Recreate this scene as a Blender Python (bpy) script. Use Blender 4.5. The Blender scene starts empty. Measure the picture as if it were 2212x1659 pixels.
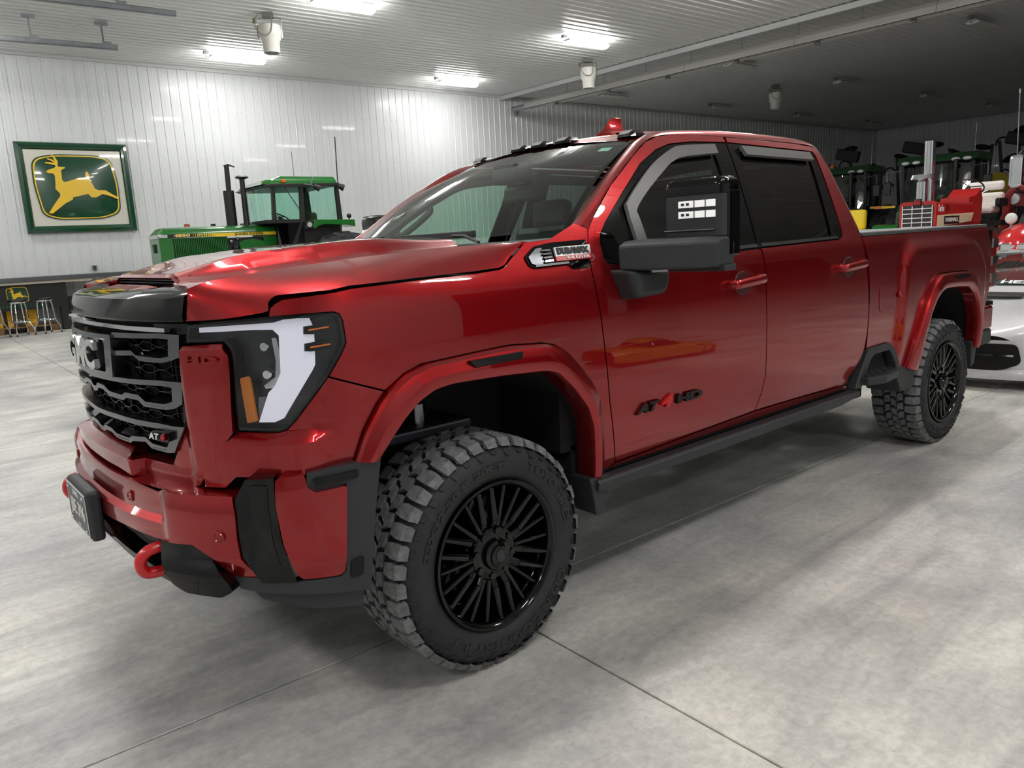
import bpy, bmesh, math, random
import numpy as np
from mathutils import Vector, Matrix
from mathutils.geometry import delaunay_2d_cdt
random.seed(7)
S = bpy.context.scene
C = S.collection
R = math.radians
PI = math.pi

# ------------------------------------------------------------------ camera
def set_camera():
    yaw, pitch, roll = R(39.7595), R(10.684), R(-3.0031)
    f = Vector((math.sin(yaw)*math.cos(pitch), math.cos(yaw)*math.cos(pitch), -math.sin(pitch)))
    r = Vector((math.cos(yaw), -math.sin(yaw), 0)); u = r.cross(f)
    c, s = math.cos(roll), math.sin(roll)
    r2 = c*r+s*u; u2 = -s*r+c*u
    cd = bpy.data.cameras.new('camera'); co = bpy.data.objects.new('camera', cd); C.objects.link(co)
    cd.sensor_fit = 'HORIZONTAL'; cd.sensor_width = 36; cd.lens = 1640.32/2212*36
    cd.clip_start = .05; cd.clip_end = 200
    m = Matrix((r2, u2, -f)).transposed().to_4x4(); m.translation = (-1.60876, -3.10606, 1.56196)
    co.matrix_world = m; S.camera = co
set_camera()
# ------------------------------------------------------------------ world, exposure
w = bpy.data.worlds.new('World'); S.world = w; w.use_nodes = True
w.node_tree.nodes['Background'].inputs[0].default_value = (.05, .05, .055, 1)
w.node_tree.nodes['Background'].inputs[1].default_value = .2
S.view_settings.view_transform = 'Standard'; S.view_settings.look = 'None'
S.view_settings.gamma = 1; S.view_settings.use_curve_mapping = False
S.view_settings.exposure = .85
LAMP = 42.0          # radiance of a lit ceiling lamp's lens
# ------------------------------------------------------------------ materials
def lin(c): return tuple(((x/255/12.92) if x/255 <= .04045 else ((x/255+.055)/1.055)**2.4) for x in c)
MATS = {}
def mat(name, rgb, rough=.5, metal=0., coat=0., spec=.5, bump=None, var=None, coatrough=.03, emit=None, trans=0., scale=20.):
    """principled material; rgb in sRGB 0-255; var=(amount, scale) mottles the colour; bump=(scale, strength)"""
    if name in MATS: return MATS[name]
    m = bpy.data.materials.new(name); m.use_nodes = True; nt = m.node_tree; b = nt.nodes['Principled BSDF']
    col = lin(rgb)+(1,)
    b.inputs['Base Color'].default_value = col; b.inputs['Roughness'].default_value = rough
    b.inputs['Metallic'].default_value = metal; b.inputs['Coat Weight'].default_value = coat
    b.inputs['Coat Roughness'].default_value = coatrough; b.inputs['Specular IOR Level'].default_value = spec
    b.inputs['Transmission Weight'].default_value = trans
    if emit: b.inputs['Emission Color'].default_value = (*emit[0], 1); b.inputs['Emission Strength'].default_value = emit[1]
    tc = nt.nodes.new('ShaderNodeTexCoord')
    amt, sc = var if var else (.04, scale)
    n = nt.nodes.new('ShaderNodeTexNoise'); n.inputs['Scale'].default_value = sc; n.inputs['Detail'].default_value = 6
    nt.links.new(tc.outputs['Object'], n.inputs['Vector'])
    mx = nt.nodes.new('ShaderNodeMix'); mx.data_type = 'RGBA'; mx.blend_type = 'MULTIPLY'; mx.inputs[0].default_value = 1
    mx.inputs[6].default_value = col
    rp = nt.nodes.new('ShaderNodeValToRGB'); rp.color_ramp.elements[0].position = .3; rp.color_ramp.elements[1].position = .7
    rp.color_ramp.elements[0].color = (1-amt,)*3+(1,); rp.color_ramp.elements[1].color = (1,)*3+(1,)
    nt.links.new(n.outputs['Fac'], rp.inputs[0]); nt.links.new(rp.outputs[0], mx.inputs[7]); nt.links.new(mx.outputs[2], b.inputs['Base Color'])
    if bump:
        n2 = nt.nodes.new('ShaderNodeTexNoise'); n2.inputs['Scale'].default_value = bump[0]; n2.inputs['Detail'].default_value = 4
        bp = nt.nodes.new('ShaderNodeBump'); bp.inputs['Strength'].default_value = bump[1]; bp.inputs['Distance'].default_value = .002
        nt.links.new(tc.outputs['Object'], n2.inputs['Vector']); nt.links.new(n2.outputs['Fac'], bp.inputs['Height']); nt.links.new(bp.outputs[0], b.inputs['Normal'])
    MATS[name] = m; return m
def glass_mat(name, tint, ior=1.5, refl=1.):
    """thin pane: tinted see-through plus a Fresnel mirror"""
    m = bpy.data.materials.new(name); m.use_nodes = True; nt = m.node_tree; nt.nodes.clear()
    out = nt.nodes.new('ShaderNodeOutputMaterial'); tr = nt.nodes.new('ShaderNodeBsdfTransparent'); gl = nt.nodes.new('ShaderNodeBsdfGlossy')
    fr = nt.nodes.new('ShaderNodeFresnel'); mx = nt.nodes.new('ShaderNodeMixShader'); fr.inputs['IOR'].default_value = ior
    tr.inputs[0].default_value = (*tint, 1); gl.inputs['Roughness'].default_value = .01; gl.inputs[0].default_value = (refl,)*3+(1,)
    ge = nt.nodes.new('ShaderNodeNewGeometry'); mr = nt.nodes.new('ShaderNodeMapRange'); mr.inputs[3].default_value = ior; mr.inputs[4].default_value = 1/ior   # same Fresnel from both faces of the thin pane
    nt.links.new(ge.outputs['Backfacing'], mr.inputs[0]); nt.links.new(mr.outputs[0], fr.inputs['IOR'])
    nt.links.new(fr.outputs[0], mx.inputs[0]); nt.links.new(tr.outputs[0], mx.inputs[1]); nt.links.new(gl.outputs[0], mx.inputs[2]); nt.links.new(mx.outputs[0], out.inputs[0])
    MATS[name] = m; return m
def paint_mat(name, rgb, dark=.75, flake=.35):
    m = mat(name, rgb, rough=.34, metal=.85, coat=1., spec=.4, var=(.05, 900), coatrough=.012); m.node_tree.nodes['Principled BSDF'].inputs['Coat IOR'].default_value = 1.52; return m
RED = paint_mat('candy_red_paint', (158, 2, 13))
GLOSSB = mat('gloss_black', (5, 5, 6), rough=.05, coat=.0, spec=.4)
SATINB = mat('satin_black_plastic', (46, 48, 51), rough=.5, bump=(900, .06))
DARK = mat('dark_cavity', (10, 10, 11), rough=.8)
LINER = mat('wheel_well_liner', (15, 15, 17), rough=.85, bump=(120, .3))
CHROME = mat('bright_chrome', (225, 227, 230), rough=.06, metal=1.)
SATINC = mat('satin_dark_chrome', (128, 130, 134), rough=.22, metal=1.)
GREYV = mat('smoked_grey_visor', (104, 103, 103), rough=.3, coat=.3)
RUBBER = mat('tyre_rubber', (40, 41, 44), rough=.62, var=(.25, 30), bump=(60, .2))
TREAD = mat('grey_tyre_tread', (132, 132, 134), rough=.85, var=(.5, 45), bump=(90, .4))  # mottled grey tread, lighter than the sidewall rubber
RIMB = mat('gloss_black_alloy', (4, 4, 5), rough=.1, coat=.2, spec=.35)
WHITE = mat('white_enamel', (232, 232, 230), rough=.4)
BLACKTXT = mat('black_lettering', (10, 10, 10), rough=.4)
WHITETXT = mat('white_lettering', (238, 238, 238), rough=.5)
WSHIELD = glass_mat('windscreen_glass', (.62, .78, .70))
CLEARG = glass_mat('clear_lens', (.94, .95, .97))
TINTG = glass_mat('light_tint_glass', (.56, .78, .66))
DARKG = glass_mat('dark_tint_glass', (.05, .055, .06))
MIDG = glass_mat('mid_tint_glass', (.22, .27, .25))
# ------------------------------------------------------------------ mesh helpers
def link(o, parent=None):
    C.objects.link(o)
    if parent is not None: o.parent = parent
    return o
def mesh_obj(name, v, f, m, parent=None, smooth=True, angle=35):
    me = bpy.data.meshes.new(name); me.from_pydata([tuple(p) for p in v], [], f); me.update()
    if smooth:
        me.polygons.foreach_set('use_smooth', [True]*len(me.polygons)); me.set_sharp_from_angle(angle=R(angle))
    if m: me.materials.append(m)
    return link(bpy.data.objects.new(name, me), parent)
def basis(d):
    d = Vector(d).normalized(); a = Vector((0, 0, 1)) if abs(d.z) < .9 else Vector((1, 0, 0))
    x = d.cross(a).normalized(); return x, d.cross(x).normalized(), d
class G:
    """collects simple solids and links them as one mesh object"""
    def __init__(s): s.v = []; s.f = []
    def add(s, v, f):
        o = len(s.v); s.v += [tuple(p) for p in v]; s.f += [tuple(i+o for i in q) for q in f]; return s
    def box(s, c, d, rz=0, rx=0, ry=0, taper=1.):
        m = Matrix.Rotation(rz, 3, 'Z') @ Matrix.Rotation(ry, 3, 'Y') @ Matrix.Rotation(rx, 3, 'X'); v = []
        for k in (-1, 1):
            t = 1 if k < 0 else taper
            for i, j in ((-1, -1), (1, -1), (1, 1), (-1, 1)): v.append(Vector(c)+m @ Vector((i*d[0]/2*t, j*d[1]/2*t, k*d[2]/2)))
        return s.add(v, [(3, 2, 1, 0), (4, 5, 6, 7), (0, 1, 5, 4), (1, 2, 6, 5), (2, 3, 7, 6), (3, 0, 4, 7)])
    def b2(s, lo, hi): return s.box([(a+b)/2 for a, b in zip(lo, hi)], [abs(b-a) for a, b in zip(lo, hi)])
    def cyl(s, a, b, r0, r1=None, n=16, caps=True):
        r1 = r0 if r1 is None else r1; a = Vector(a); b = Vector(b); x, y, d = basis(b-a); v = []
        for p, r in ((a, r0), (b, r1)): v += [p+r*(math.cos(2*PI*i/n)*x+math.sin(2*PI*i/n)*y) for i in range(n)]
        f = [(i, (i+1) % n, n+(i+1) % n, n+i) for i in range(n)]
        if caps: f += [tuple(range(n-1, -1, -1)), tuple(range(n, 2*n))]
        return s.add(v, f)
    def tube(s, path, r, n=10, closed=False, caps=True):
        P = [Vector(p) for p in path]; k = len(P); v = []; up = None
        for i, p in enumerate(P):
            a = P[(i-1) % k] if (closed or i > 0) else P[i]; b = P[(i+1) % k] if (closed or i < k-1) else P[i]
            d = (b-a).normalized()
            if up is None: x, y, _ = basis(d)
            else: x = (up-d*up.dot(d)).normalized(); y = d.cross(x)
            up = x; rr = r[i] if isinstance(r, (list, tuple)) else r
            v += [p+rr*(math.cos(2*PI*j/n)*x+math.sin(2*PI*j/n)*y) for j in range(n)]
        f = []
        for i in range(k if closed else k-1):
            for j in range(n): f.append((i*n+j, i*n+(j+1) % n, ((i+1) % k)*n+(j+1) % n, ((i+1) % k)*n+j))
        if caps and not closed: f += [tuple(range(n-1, -1, -1)), tuple(range((k-1)*n, k*n))]
        return s.add(v, f)
    def lathe(s, prof, o=(0, 0, 0), axis=(0, 0, 1), n=32, arc=2*PI, close=False):
        """prof: (radius, height along axis)"""
        x, y, d = basis(axis); o = Vector(o); v = []; m = len(prof); full = abs(arc-2*PI) < 1e-6; nn = n if full else n+1
        for i in range(nn):
            a = arc*i/n
            for r, h in prof: v.append(o+d*h+r*(math.cos(a)*x+math.sin(a)*y))
        f = []
        for i in range(n):
            i2 = (i+1) % nn
            for j in range(m-1 if not close else m): f.append((i*m+j, i2*m+j, i2*m+(j+1) % m, i*m+(j+1) % m))
        return s.add(v, f)
    def prism(s, poly, fn, d0, d1):
        """poly extruded: fn(a, b, depth) -> xyz; caps are n-gons"""
        n = len(poly); v = [fn(a, b, d0) for a, b in poly]+[fn(a, b, d1) for a, b in poly]
        return s.add(v, [tuple(range(n-1, -1, -1)), tuple(range(n, 2*n))]+[(i, (i+1) % n, n+(i+1) % n, n+i) for i in range(n)])
    def grid(s, fn, nu, nv, flip=False):
        v = [fn(i/nu, j/nv) for i in range(nu+1) for j in range(nv+1)]; f = []
        for i in range(nu):
            for j in range(nv):
                q = (i*(nv+1)+j, (i+1)*(nv+1)+j, (i+1)*(nv+1)+j+1, i*(nv+1)+j+1); f.append(q[::-1] if flip else q)
        return s.add(v, f)
    def sphere(s, c, r, n=16, m=10, sc=(1, 1, 1)):
        def fn(u, t): a = 2*PI*u; b = PI*t; return (c[0]+r*sc[0]*math.sin(b)*math.cos(a), c[1]+r*sc[1]*math.sin(b)*math.sin(a), c[2]-r*sc[2]*math.cos(b))
        return s.grid(fn, n, m)
    def mirror_y(s):
        g = G(); g.v = [(x, -y, z) for x, y, z in s.v]; g.f = [q[::-1] for q in s.f]; return g
    def move(s, d, rz=0, ry=0, rx=0, sc=1):
        m = Matrix.Rotation(rz, 3, 'Z') @ Matrix.Rotation(ry, 3, 'Y') @ Matrix.Rotation(rx, 3, 'X')
        s.v = [tuple(m @ (Vector(p)*sc)+Vector(d)) for p in s.v]; return s
    def build(s, name, m, parent=None, smooth=True, angle=35, bevel=0, seg=2, weld=True):
        me = bpy.data.meshes.new(name); me.from_pydata(s.v, [], s.f); me.update()
        bm = bmesh.new(); bm.from_mesh(me)
        if weld: bmesh.ops.remove_doubles(bm, verts=bm.verts, dist=1e-5)
        bmesh.ops.recalc_face_normals(bm, faces=bm.faces); bm.to_mesh(me); bm.free()
        if smooth: me.polygons.foreach_set('use_smooth', [True]*len(me.polygons)); me.set_sharp_from_angle(angle=R(angle))
        me.materials.append(m); o = link(bpy.data.objects.new(name, me), parent)
        if bevel:
            b = o.modifiers.new('bevel', 'BEVEL'); b.width = bevel; b.segments = seg; b.limit_method = 'ANGLE'; b.angle_limit = R(28); b.harden_normals = False
        return o
def thing(name, label, cat, loc=(0, 0, 0), rz=0, group=None):
    o = bpy.data.objects.new(name, None); o.empty_display_size = .1; C.objects.link(o); o.location = loc; o.rotation_euler = (0, 0, rz)
    o['label'] = label; o['category'] = cat
    if group: o['group'] = group
    return o
def tag(o, label, cat, group=None):
    o['label'] = label; o['category'] = cat
    if group: o['group'] = group
    return o
def struct(o): o['kind'] = 'structure'; return o
def dup(root, loc=None, rz=None, label=None):
    r = root.copy(); C.objects.link(r)
    if loc is not None: r.location = loc
    if rz is not None: r.rotation_euler = (0, 0, rz)
    if label: r['label'] = label
    for ch in list(root.children):
        c = ch.copy(); C.objects.link(c); c.parent = r
        for g in list(ch.children):
            d = g.copy(); C.objects.link(d); d.parent = c
    return r
FONT = None
def text_geo(txt, size=1., depth=.1, bold=0., align='CENTER', spacing=1., res=3):
    """vertices and faces of solid lettering lying in the xy plane"""
    cu = bpy.data.curves.new('lettering', 'FONT'); cu.body = txt; cu.size = size; cu.extrude = depth/2; cu.offset = bold
    cu.align_x = align; cu.align_y = 'CENTER'; cu.space_character = spacing; cu.resolution_u = res
    o = bpy.data.objects.new('lettering', cu); C.objects.link(o)
    dg = bpy.context.evaluated_depsgraph_get(); me = bpy.data.meshes.new_from_object(o.evaluated_get(dg))
    v = [tuple(p.co) for p in me.vertices]; f = [tuple(p.vertices) for p in me.polygons]
    bpy.data.objects.remove(o); bpy.data.curves.remove(cu); bpy.data.meshes.remove(me); return v, f
def text_obj(name, txt, m, parent, fn, size, depth=.004, bold=0., width=None, spacing=1., sx=1., shear=0., maxlen=None):
    """lettering mapped through fn(a, b, h) -> xyz; width fits the line length"""
    v, f = text_geo(txt, size, depth, bold, spacing=spacing)
    if width:
        xs = [p[0] for p in v]; k = width/(max(xs)-min(xs)); cx = (max(xs)+min(xs))/2; v = [((p[0]-cx)*k, p[1], p[2]) for p in v]
    g = G(); g.add([fn(p[0]*sx+shear*p[1], p[1], p[2]) for p in v], f)
    if maxlen:
        bm = bmesh.new()
    return g.build(name, m, parent, smooth=False)
# ------------------------------------------------------------------ panels cut from a curved skin
def densify(poly, step):
    out = []
    for i, p in enumerate(poly):
        q = poly[(i+1) % len(poly)]; n = max(1, int(math.hypot(q[0]-p[0], q[1]-p[1])/step))
        out += [(p[0]+(q[0]-p[0])*k/n, p[1]+(q[1]-p[1])*k/n) for k in range(n)]
    return out
def rounded(poly, r, n=5):
    out = []
    for i, p in enumerate(poly):
        a = Vector(poly[i-1]); b = Vector(p); c = Vector(poly[(i+1) % len(poly)])
        u = (a-b); w = (c-b); k = min(r, u.length*.45, w.length*.45); A = b+u.normalized()*k; D = b+w.normalized()*k
        out += [tuple((1-t)**2*A+2*t*(1-t)*b+t*t*D) for t in [j/n for j in range(n+1)]]
    return out
def spline(P, n=10):
    P = [Vector(p) for p in P]; Q = [2*P[0]-P[1]]+P+[2*P[-1]-P[-2]]; out = []
    for i in range(1, len(Q)-2):
        a, b, c, d = Q[i-1:i+3]
        out += [.5*((2*b)+(c-a)*t+(2*a-5*b+4*c-d)*t*t+(3*b-a-3*c+d)*t**3) for t in [j/n for j in range(n)]]
    return [tuple(p) for p in out+[P[-1]]]
def inside(p, poly):
    x, y = p; r = False; j = len(poly)-1
    for i in range(len(poly)):
        a, b = poly[i], poly[j]
        if (a[1] > y) != (b[1] > y) and x < (b[0]-a[0])*(y-a[1])/(b[1]-a[1])+a[0]: r = not r
        j = i
    return r
def skin_geo(poly, surf, holes=(), step=.035, thick=.012, off=0.):
    """triangulated panel: outline (and holes) in the surface's own 2-D coordinates, laid on surf, with a turned-in lip"""
    area = sum(poly[i-1][0]*p[1]-p[0]*poly[i-1][1] for i, p in enumerate(poly))
    if area < 0: poly = poly[::-1]
    loops = [densify(poly, step)]+[densify(h, step) for h in holes]
    pts = []; edges = []
    for lp in loops:
        o = len(pts); pts += lp; edges += [(o+i, o+(i+1) % len(lp)) for i in range(len(lp))]
    arr = np.array(pts); x0, y0 = arr.min(0); x1, y1 = arr.max(0); nb = len(pts)
    xs = np.arange(x0+step/2, x1, step); ys = np.arange(y0+step/2, y1, step)
    A = arr[:, None, :]
    for x in xs:
        for y in ys:
            d = np.abs(arr[:, 0]-x)+np.abs(arr[:, 1]-y)
            if d.min() < step*.55: continue
            if inside((x, y), loops[0]) and not any(inside((x, y), h) for h in loops[1:]): pts.append((float(x), float(y)))
    res = delaunay_2d_cdt([Vector(p) for p in pts], edges, [], 1, 1e-7)
    V2 = [tuple(p) for p in res[0]]; F = [tuple(t) for t in res[2]]
    if holes:
        F = [t for t in F if not any(inside((sum(V2[i][0] for i in t)/3, sum(V2[i][1] for i in t)/3), h) for h in loops[1:])]
    def nrm(a, b):
        e = 1e-3; p = Vector(surf(a+e, b))-Vector(surf(a-e, b)); q = Vector(surf(a, b+e))-Vector(surf(a, b-e)); n = p.cross(q)
        return n.normalized() if n.length > 0 else Vector((0, -1, 0))
    N = [nrm(*p) for p in V2]; V = [Vector(surf(*p))+N[i]*off for i, p in enumerate(V2)]
    cnt = {}
    for t in F:
        for i in range(3):
            k = (t[i], t[(i+1) % 3]); cnt[k] = cnt.get(k, 0)+1
    bd = [k for k in cnt if (k[1], k[0]) not in cnt]
    if thick:
        ring = {}; ring2 = {}
        for a, b in bd:
            for i in (a, b):
                if i not in ring: ring[i] = len(V); V.append(V[i]); ring2[i] = len(V); V.append(V[i]-N[i]*thick)
        F = F+[(b, a, ring2[a], ring2[b]) for a, b in bd]
    return V, F, len(bd)
def skin(name, poly, surf, m, parent, holes=(), step=.035, thick=.012, off=0., both=True, angle=30):
    """side panel (and its mirror image on the far flank); normals of surf must point outward"""
    V, F, nb = skin_geo(poly, surf, holes, step, thick, off)
    objs = []
    for sgn in ((1, -1) if both else (1,)):
        v = [(p[0], p[1]*sgn, p[2]) for p in V]; f = F if sgn > 0 else [q[::-1] for q in F]
        me = bpy.data.meshes.new(name); me.from_pydata(v, [], f); me.update()
        me.polygons.foreach_set('use_smooth', [True]*len(me.polygons)); me.set_sharp_from_angle(angle=R(angle))
        me.materials.append(m); objs.append(link(bpy.data.objects.new(name, me), parent))
    return objs
# ------------------------------------------------------------------ the room
TH = R(-2.2); HC = 6.5; YW = 18.77
def RT(X, Y, Z=0.): return (X*math.cos(TH)-Y*math.sin(TH), X*math.sin(TH)+Y*math.cos(TH), Z)
STEEL = mat('white_painted_steel', (214, 217, 218), rough=.32, coat=.15, var=(.05, .6))
CEILM = mat('white_ceiling_steel', (214, 216, 214), rough=.34, coat=.1, var=(.06, .5))
def concrete():
    m = bpy.data.materials.new('polished_concrete'); m.use_nodes = True; nt = m.node_tree; b = nt.nodes['Principled BSDF']; L = nt.links.new
    tc = nt.nodes.new('ShaderNodeNewGeometry')
    def noise(sc, det, rough=.55, dist=0., stretch=None):
        n = nt.nodes.new('ShaderNodeTexNoise'); n.inputs['Scale'].default_value = sc; n.inputs['Detail'].default_value = det; n.inputs['Roughness'].default_value = rough; n.inputs['Distortion'].default_value = dist
        if stretch:
            mp = nt.nodes.new('ShaderNodeMapping'); mp.inputs['Scale'].default_value = stretch[0]; mp.inputs['Rotation'].default_value = (0, 0, stretch[1]); L(tc.outputs['Position'], mp.inputs[0]); L(mp.outputs[0], n.inputs['Vector'])
        else: L(tc.outputs['Position'], n.inputs['Vector'])
        return n
    def ramp(n, p0, c0, p1, c1):
        r = nt.nodes.new('ShaderNodeValToRGB'); r.color_ramp.elements[0].position = p0; r.color_ramp.elements[1].position = p1
        r.color_ramp.elements[0].color = (*lin(c0), 1); r.color_ramp.elements[1].color = (*lin(c1), 1); L(n.outputs['Fac'], r.inputs[0]); return r
    def mul(a, bb, fac=1.):
        x = nt.nodes.new('ShaderNodeMix'); x.data_type = 'RGBA'; x.blend_type = 'MULTIPLY'; x.inputs[0].default_value = fac; L(a.outputs[0] if a.bl_idname != 'ShaderNodeMix' else a.outputs[2], x.inputs[6]); L(bb.outputs[0], x.inputs[7]); return x
    base = ramp(noise(1.1, 9, .62, .6), .32, (184, 184, 183), .68, (242, 240, 233))
    streak = ramp(noise(1.6, 8, .6, 1.2, ((.5, 2.6, 1), .5)), .3, (214, 214, 217), .62, (255, 255, 255))
    fine = ramp(noise(26, 8, .7, .3), .3, (222, 222, 222), .62, (255, 255, 255))
    blot = ramp(noise(.32, 4, .5, .8), .35, (218, 220, 225), .6, (255, 254, 250))
    sc = ramp(noise(7, 10, .75, 2.2, ((1, 3, 1), -.4)), .26, (160, 160, 165), .4, (255, 255, 255))
    c = mul(mul(mul(mul(base, streak), fine), blot), sc, .8)
    L(c.outputs[2], b.inputs['Base Color'])
    rr = ramp(noise(2.3, 6), .3, (115, 115, 115), .7, (180, 180, 180)); bw = nt.nodes.new('ShaderNodeRGBToBW'); L(rr.outputs[0], bw.inputs[0])
    mr = nt.nodes.new('ShaderNodeMapRange'); mr.inputs[1].default_value = .15; mr.inputs[2].default_value = .5; mr.inputs[3].default_value = .3; mr.inputs[4].default_value = .52
    L(bw.outputs[0], mr.inputs[0]); L(mr.outputs[0], b.inputs['Roughness'])
    bp = nt.nodes.new('ShaderNodeBump'); bp.inputs['Strength'].default_value = .12; bp.inputs['Distance'].default_value = .004; L(noise(40, 8).outputs['Fac'], bp.inputs['Height']); L(bp.outputs[0], b.inputs['Normal'])
    b.inputs['Specular IOR Level'].default_value = .45
    return m
CONC = concrete()
# floor: sub-base and saw-cut slabs
floor = struct(G().b2((-14, -18, -.3), (50, 24, -.03)).build('floor', mat('joint_filler', (120, 114, 104), rough=.9), None, smooth=False))
FA = R(-1.35)
def slab_floor():
    xl = [-13.0, -6.4, .27, 7.1, 13.9, 20.7, 27.5, 34.3, 41.1, 47.5]; yl = [-16.8, -12.0, -6.3, -.585, 5.98, 12.6, 19.2]
    for i in range(len(xl)-1):
        for j in range(len(yl)-1):
            g = .0045; gb = .009 if j in (3, 4) else g
            x0, x1, y0, y1 = xl[i]+g, xl[i+1]-g, yl[j]+(.011 if j == 4 else g), yl[j+1]-(.011 if j == 3 else g)
            cx, cy = (x0+x1)/2, (y0+y1)/2
            o = G().box((0, 0, -.03), (x1-x0, y1-y0, .06)).build('slab', CONC, floor, smooth=False, bevel=.003, seg=1)
            o.location = (cx*math.cos(FA)-cy*math.sin(FA), cx*math.sin(FA)+cy*math.cos(FA), 0); o.rotation_euler = (0, 0, FA)
slab_floor()
# ribbed steel sheets
PITCH = .242; SHW = PITCH*4
def rib_profile(n=4):
    p = [(0, 0)]
    for k in range(n):
        x = k*PITCH
        p += [(x+.012, 0), (x+.028, .019), (x+.05, .019), (x+.066, 0), (x+.112, 0), (x+.118, .0025), (x+.128, .0025), (x+.134, 0), (x+.178, 0), (x+.184, .0025), (x+.194, .0025), (x+.2, 0)]
    return p+[(n*PITCH, 0)]
def sheet_mesh(name, length, m, segs=1):
    pr = rib_profile(); v = []; f = []; n = len(pr)
    for k in range(segs+1): v += [(x, length*k/segs, h) for x, h in pr]
    for k in range(segs): f += [(k*n+i, k*n+i+1, (k+1)*n+i+1, (k+1)*n+i) for i in range(n-1)]
    me = bpy.data.meshes.new(name); me.from_pydata(v, [], f); me.materials.append(m); me.update(); return me
def wall_sheets(parent, me, n, frame):
    for i in range(n):
        o = bpy.data.objects.new('panel', me); link(o, parent); o.matrix_world = frame(i)
def room_frame(X, Y, Z, ax, ay, az):
    """matrix whose columns are room directions"""
    r = Matrix.Rotation(TH, 3, 'Z'); m = Matrix((r @ Vector(ax), r @ Vector(ay), r @ Vector(az))).transposed().to_4x4(); m.translation = RT(X, Y, Z); return m
XL, XR, YF = -9.0, 41.7, -14.0
rb = Matrix.Rotation(TH, 4, 'Z')
def room_box(name, lo, hi, m):
    o = G().b2(lo, hi).build(name, m, None, smooth=False); o.matrix_world = rb; return struct(o)
wall_back = room_box('wall_back', (XL, YW+.03, 0), (XR+3, YW+.2, HC), STEEL)
wall_left = room_box('wall_left', (XL-.2, YF, 0), (XL, YW, HC), mat('door_wall_grey', (176, 178, 178), rough=.5))
wall_front = room_box('wall_front', (XL, YF-.2, 0), (XR+6, YF, HC), STEEL)
me_back = sheet_mesh('steel_sheet', HC, STEEL)
wall_sheets(wall_back, me_back, 53, lambda i: room_frame(XL+i*SHW, YW+.018, 0, (1, 0, 0), (0, 0, 1), (0, -1, 0)))
sg = G()
for i in range(53*4):
    for z in (1.62, 2.9, 4.15, 5.4):
        for dx in ((-.012, .09) if i % 4 == 0 else (.09,)): sg.cyl(Vector(RT(XL+i*PITCH+dx, YW+.022, z)), Vector(RT(XL+i*PITCH+dx, YW+.011, z)), .008, n=6)
so = sg.build('screw_heads', mat('grey_screw', (120, 122, 124), rough=.4, metal=.6), wall_back, smooth=False); so['kind'] = 'stuff'
CHAR = mat('added_dark_door', (44, 45, 48), rough=.5)  # unseen doors added so the truck side mirrors a dark backdrop
for k, x0 in enumerate((10.0, 17.0, 24.0)):
    d_ = G().b2((x0, YF+.03, 0), (x0+6., YF+.08, 5.2)).build('door_%d' % (k+1), CHAR, None, smooth=False); d_.matrix_world = rb; struct(d_)
    for q in range(8): G().b2((x0+.02, YF+.08, .03+q*.65), (x0+5.98, YF+.1, .63+q*.65)).build('panel', CHAR, d_, smooth=False, bevel=.01)
# end wall, not quite square to the back wall
EA = R(-84.5)
ed = Vector((math.cos(EA), math.sin(EA), 0)); en = Vector((math.sin(EA), -math.cos(EA), 0)); e0 = Vector((42.4, 17.15, 0))
def end_frame(i):
    m = Matrix((ed, Vector((0, 0, 1)), en)).transposed().to_4x4(); m.translation = e0+ed*(i*SHW); return m
wr = G().b2((0, -.2, 0), (34, 0, HC)).build('wall_right', STEEL, None, smooth=False); struct(wr)
wr.matrix_world = Matrix((ed, -en, Vector((0, 0, 1)))).transposed().to_4x4(); wr.location = e0-en*.02-ed*.5
wr.matrix_world = Matrix.Translation(e0-en*.03-ed*.5) @ Matrix((ed, en, Vector((0, 0, 1)))).transposed().to_4x4()
wall_sheets(wr, me_back, 32, end_frame)
wall_sheets(wall_front, me_back, 30, lambda i: room_frame(XL+i*SHW+SHW, YF+.012, 0, (-1, 0, 0), (0, 0, 1), (0, 1, 0)))
# ceiling in two runs that lap at a hanging trim strip
ceiling = room_box('ceiling', (XL-.5, YF-.5, HC+.03), (XR+8, YW+.3, HC+.15), CEILM)
XS = 15.75
me_c1 = sheet_mesh('ceiling_sheet', XS-XL, CEILM); me_c2 = sheet_mesh('ceiling_sheet', XR+8-XS, CEILM)
nC = int((YW-YF)/SHW)+1
for i in range(nC):
    y = YW-(i+1)*SHW
    for me, x0, dz in ((me_c1, XL, 0.), (me_c2, XS-.02, .012)):
        o = bpy.data.objects.new('panel', me); link(o, ceiling); o.matrix_world = room_frame(x0, y+SHW, HC+dz+.01, (0, -1, 0), (1, 0, 0), (0, 0, -1))
def strip_between(name, p, q, w, h, m, parent=None):
    a = Vector(p); b = Vector(q); d = b-a; rz = math.atan2(d.y, d.x)
    o = G().b2((0, -w/2, -h/2), (d.length, w/2, h/2)).build(name, m, parent, smooth=False); o.location = a; o.rotation_euler = (0, 0, rz); return o
GALV = mat('galvanised_steel', (150, 154, 158), rough=.35, metal=.8, var=(.2, 12))
TRIMW = mat('grey_white_trim', (190, 192, 191), rough=.4)
struct(strip_between('trim_1', (16.23, 18.15, HC-.075), (17.1, -12, HC-.075), .09, .13, TRIMW))
struct(room_box('trim_2', (XL, YW-.06, HC-.07), (XR+2, YW+.01, HC-.012), TRIMW))
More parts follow.
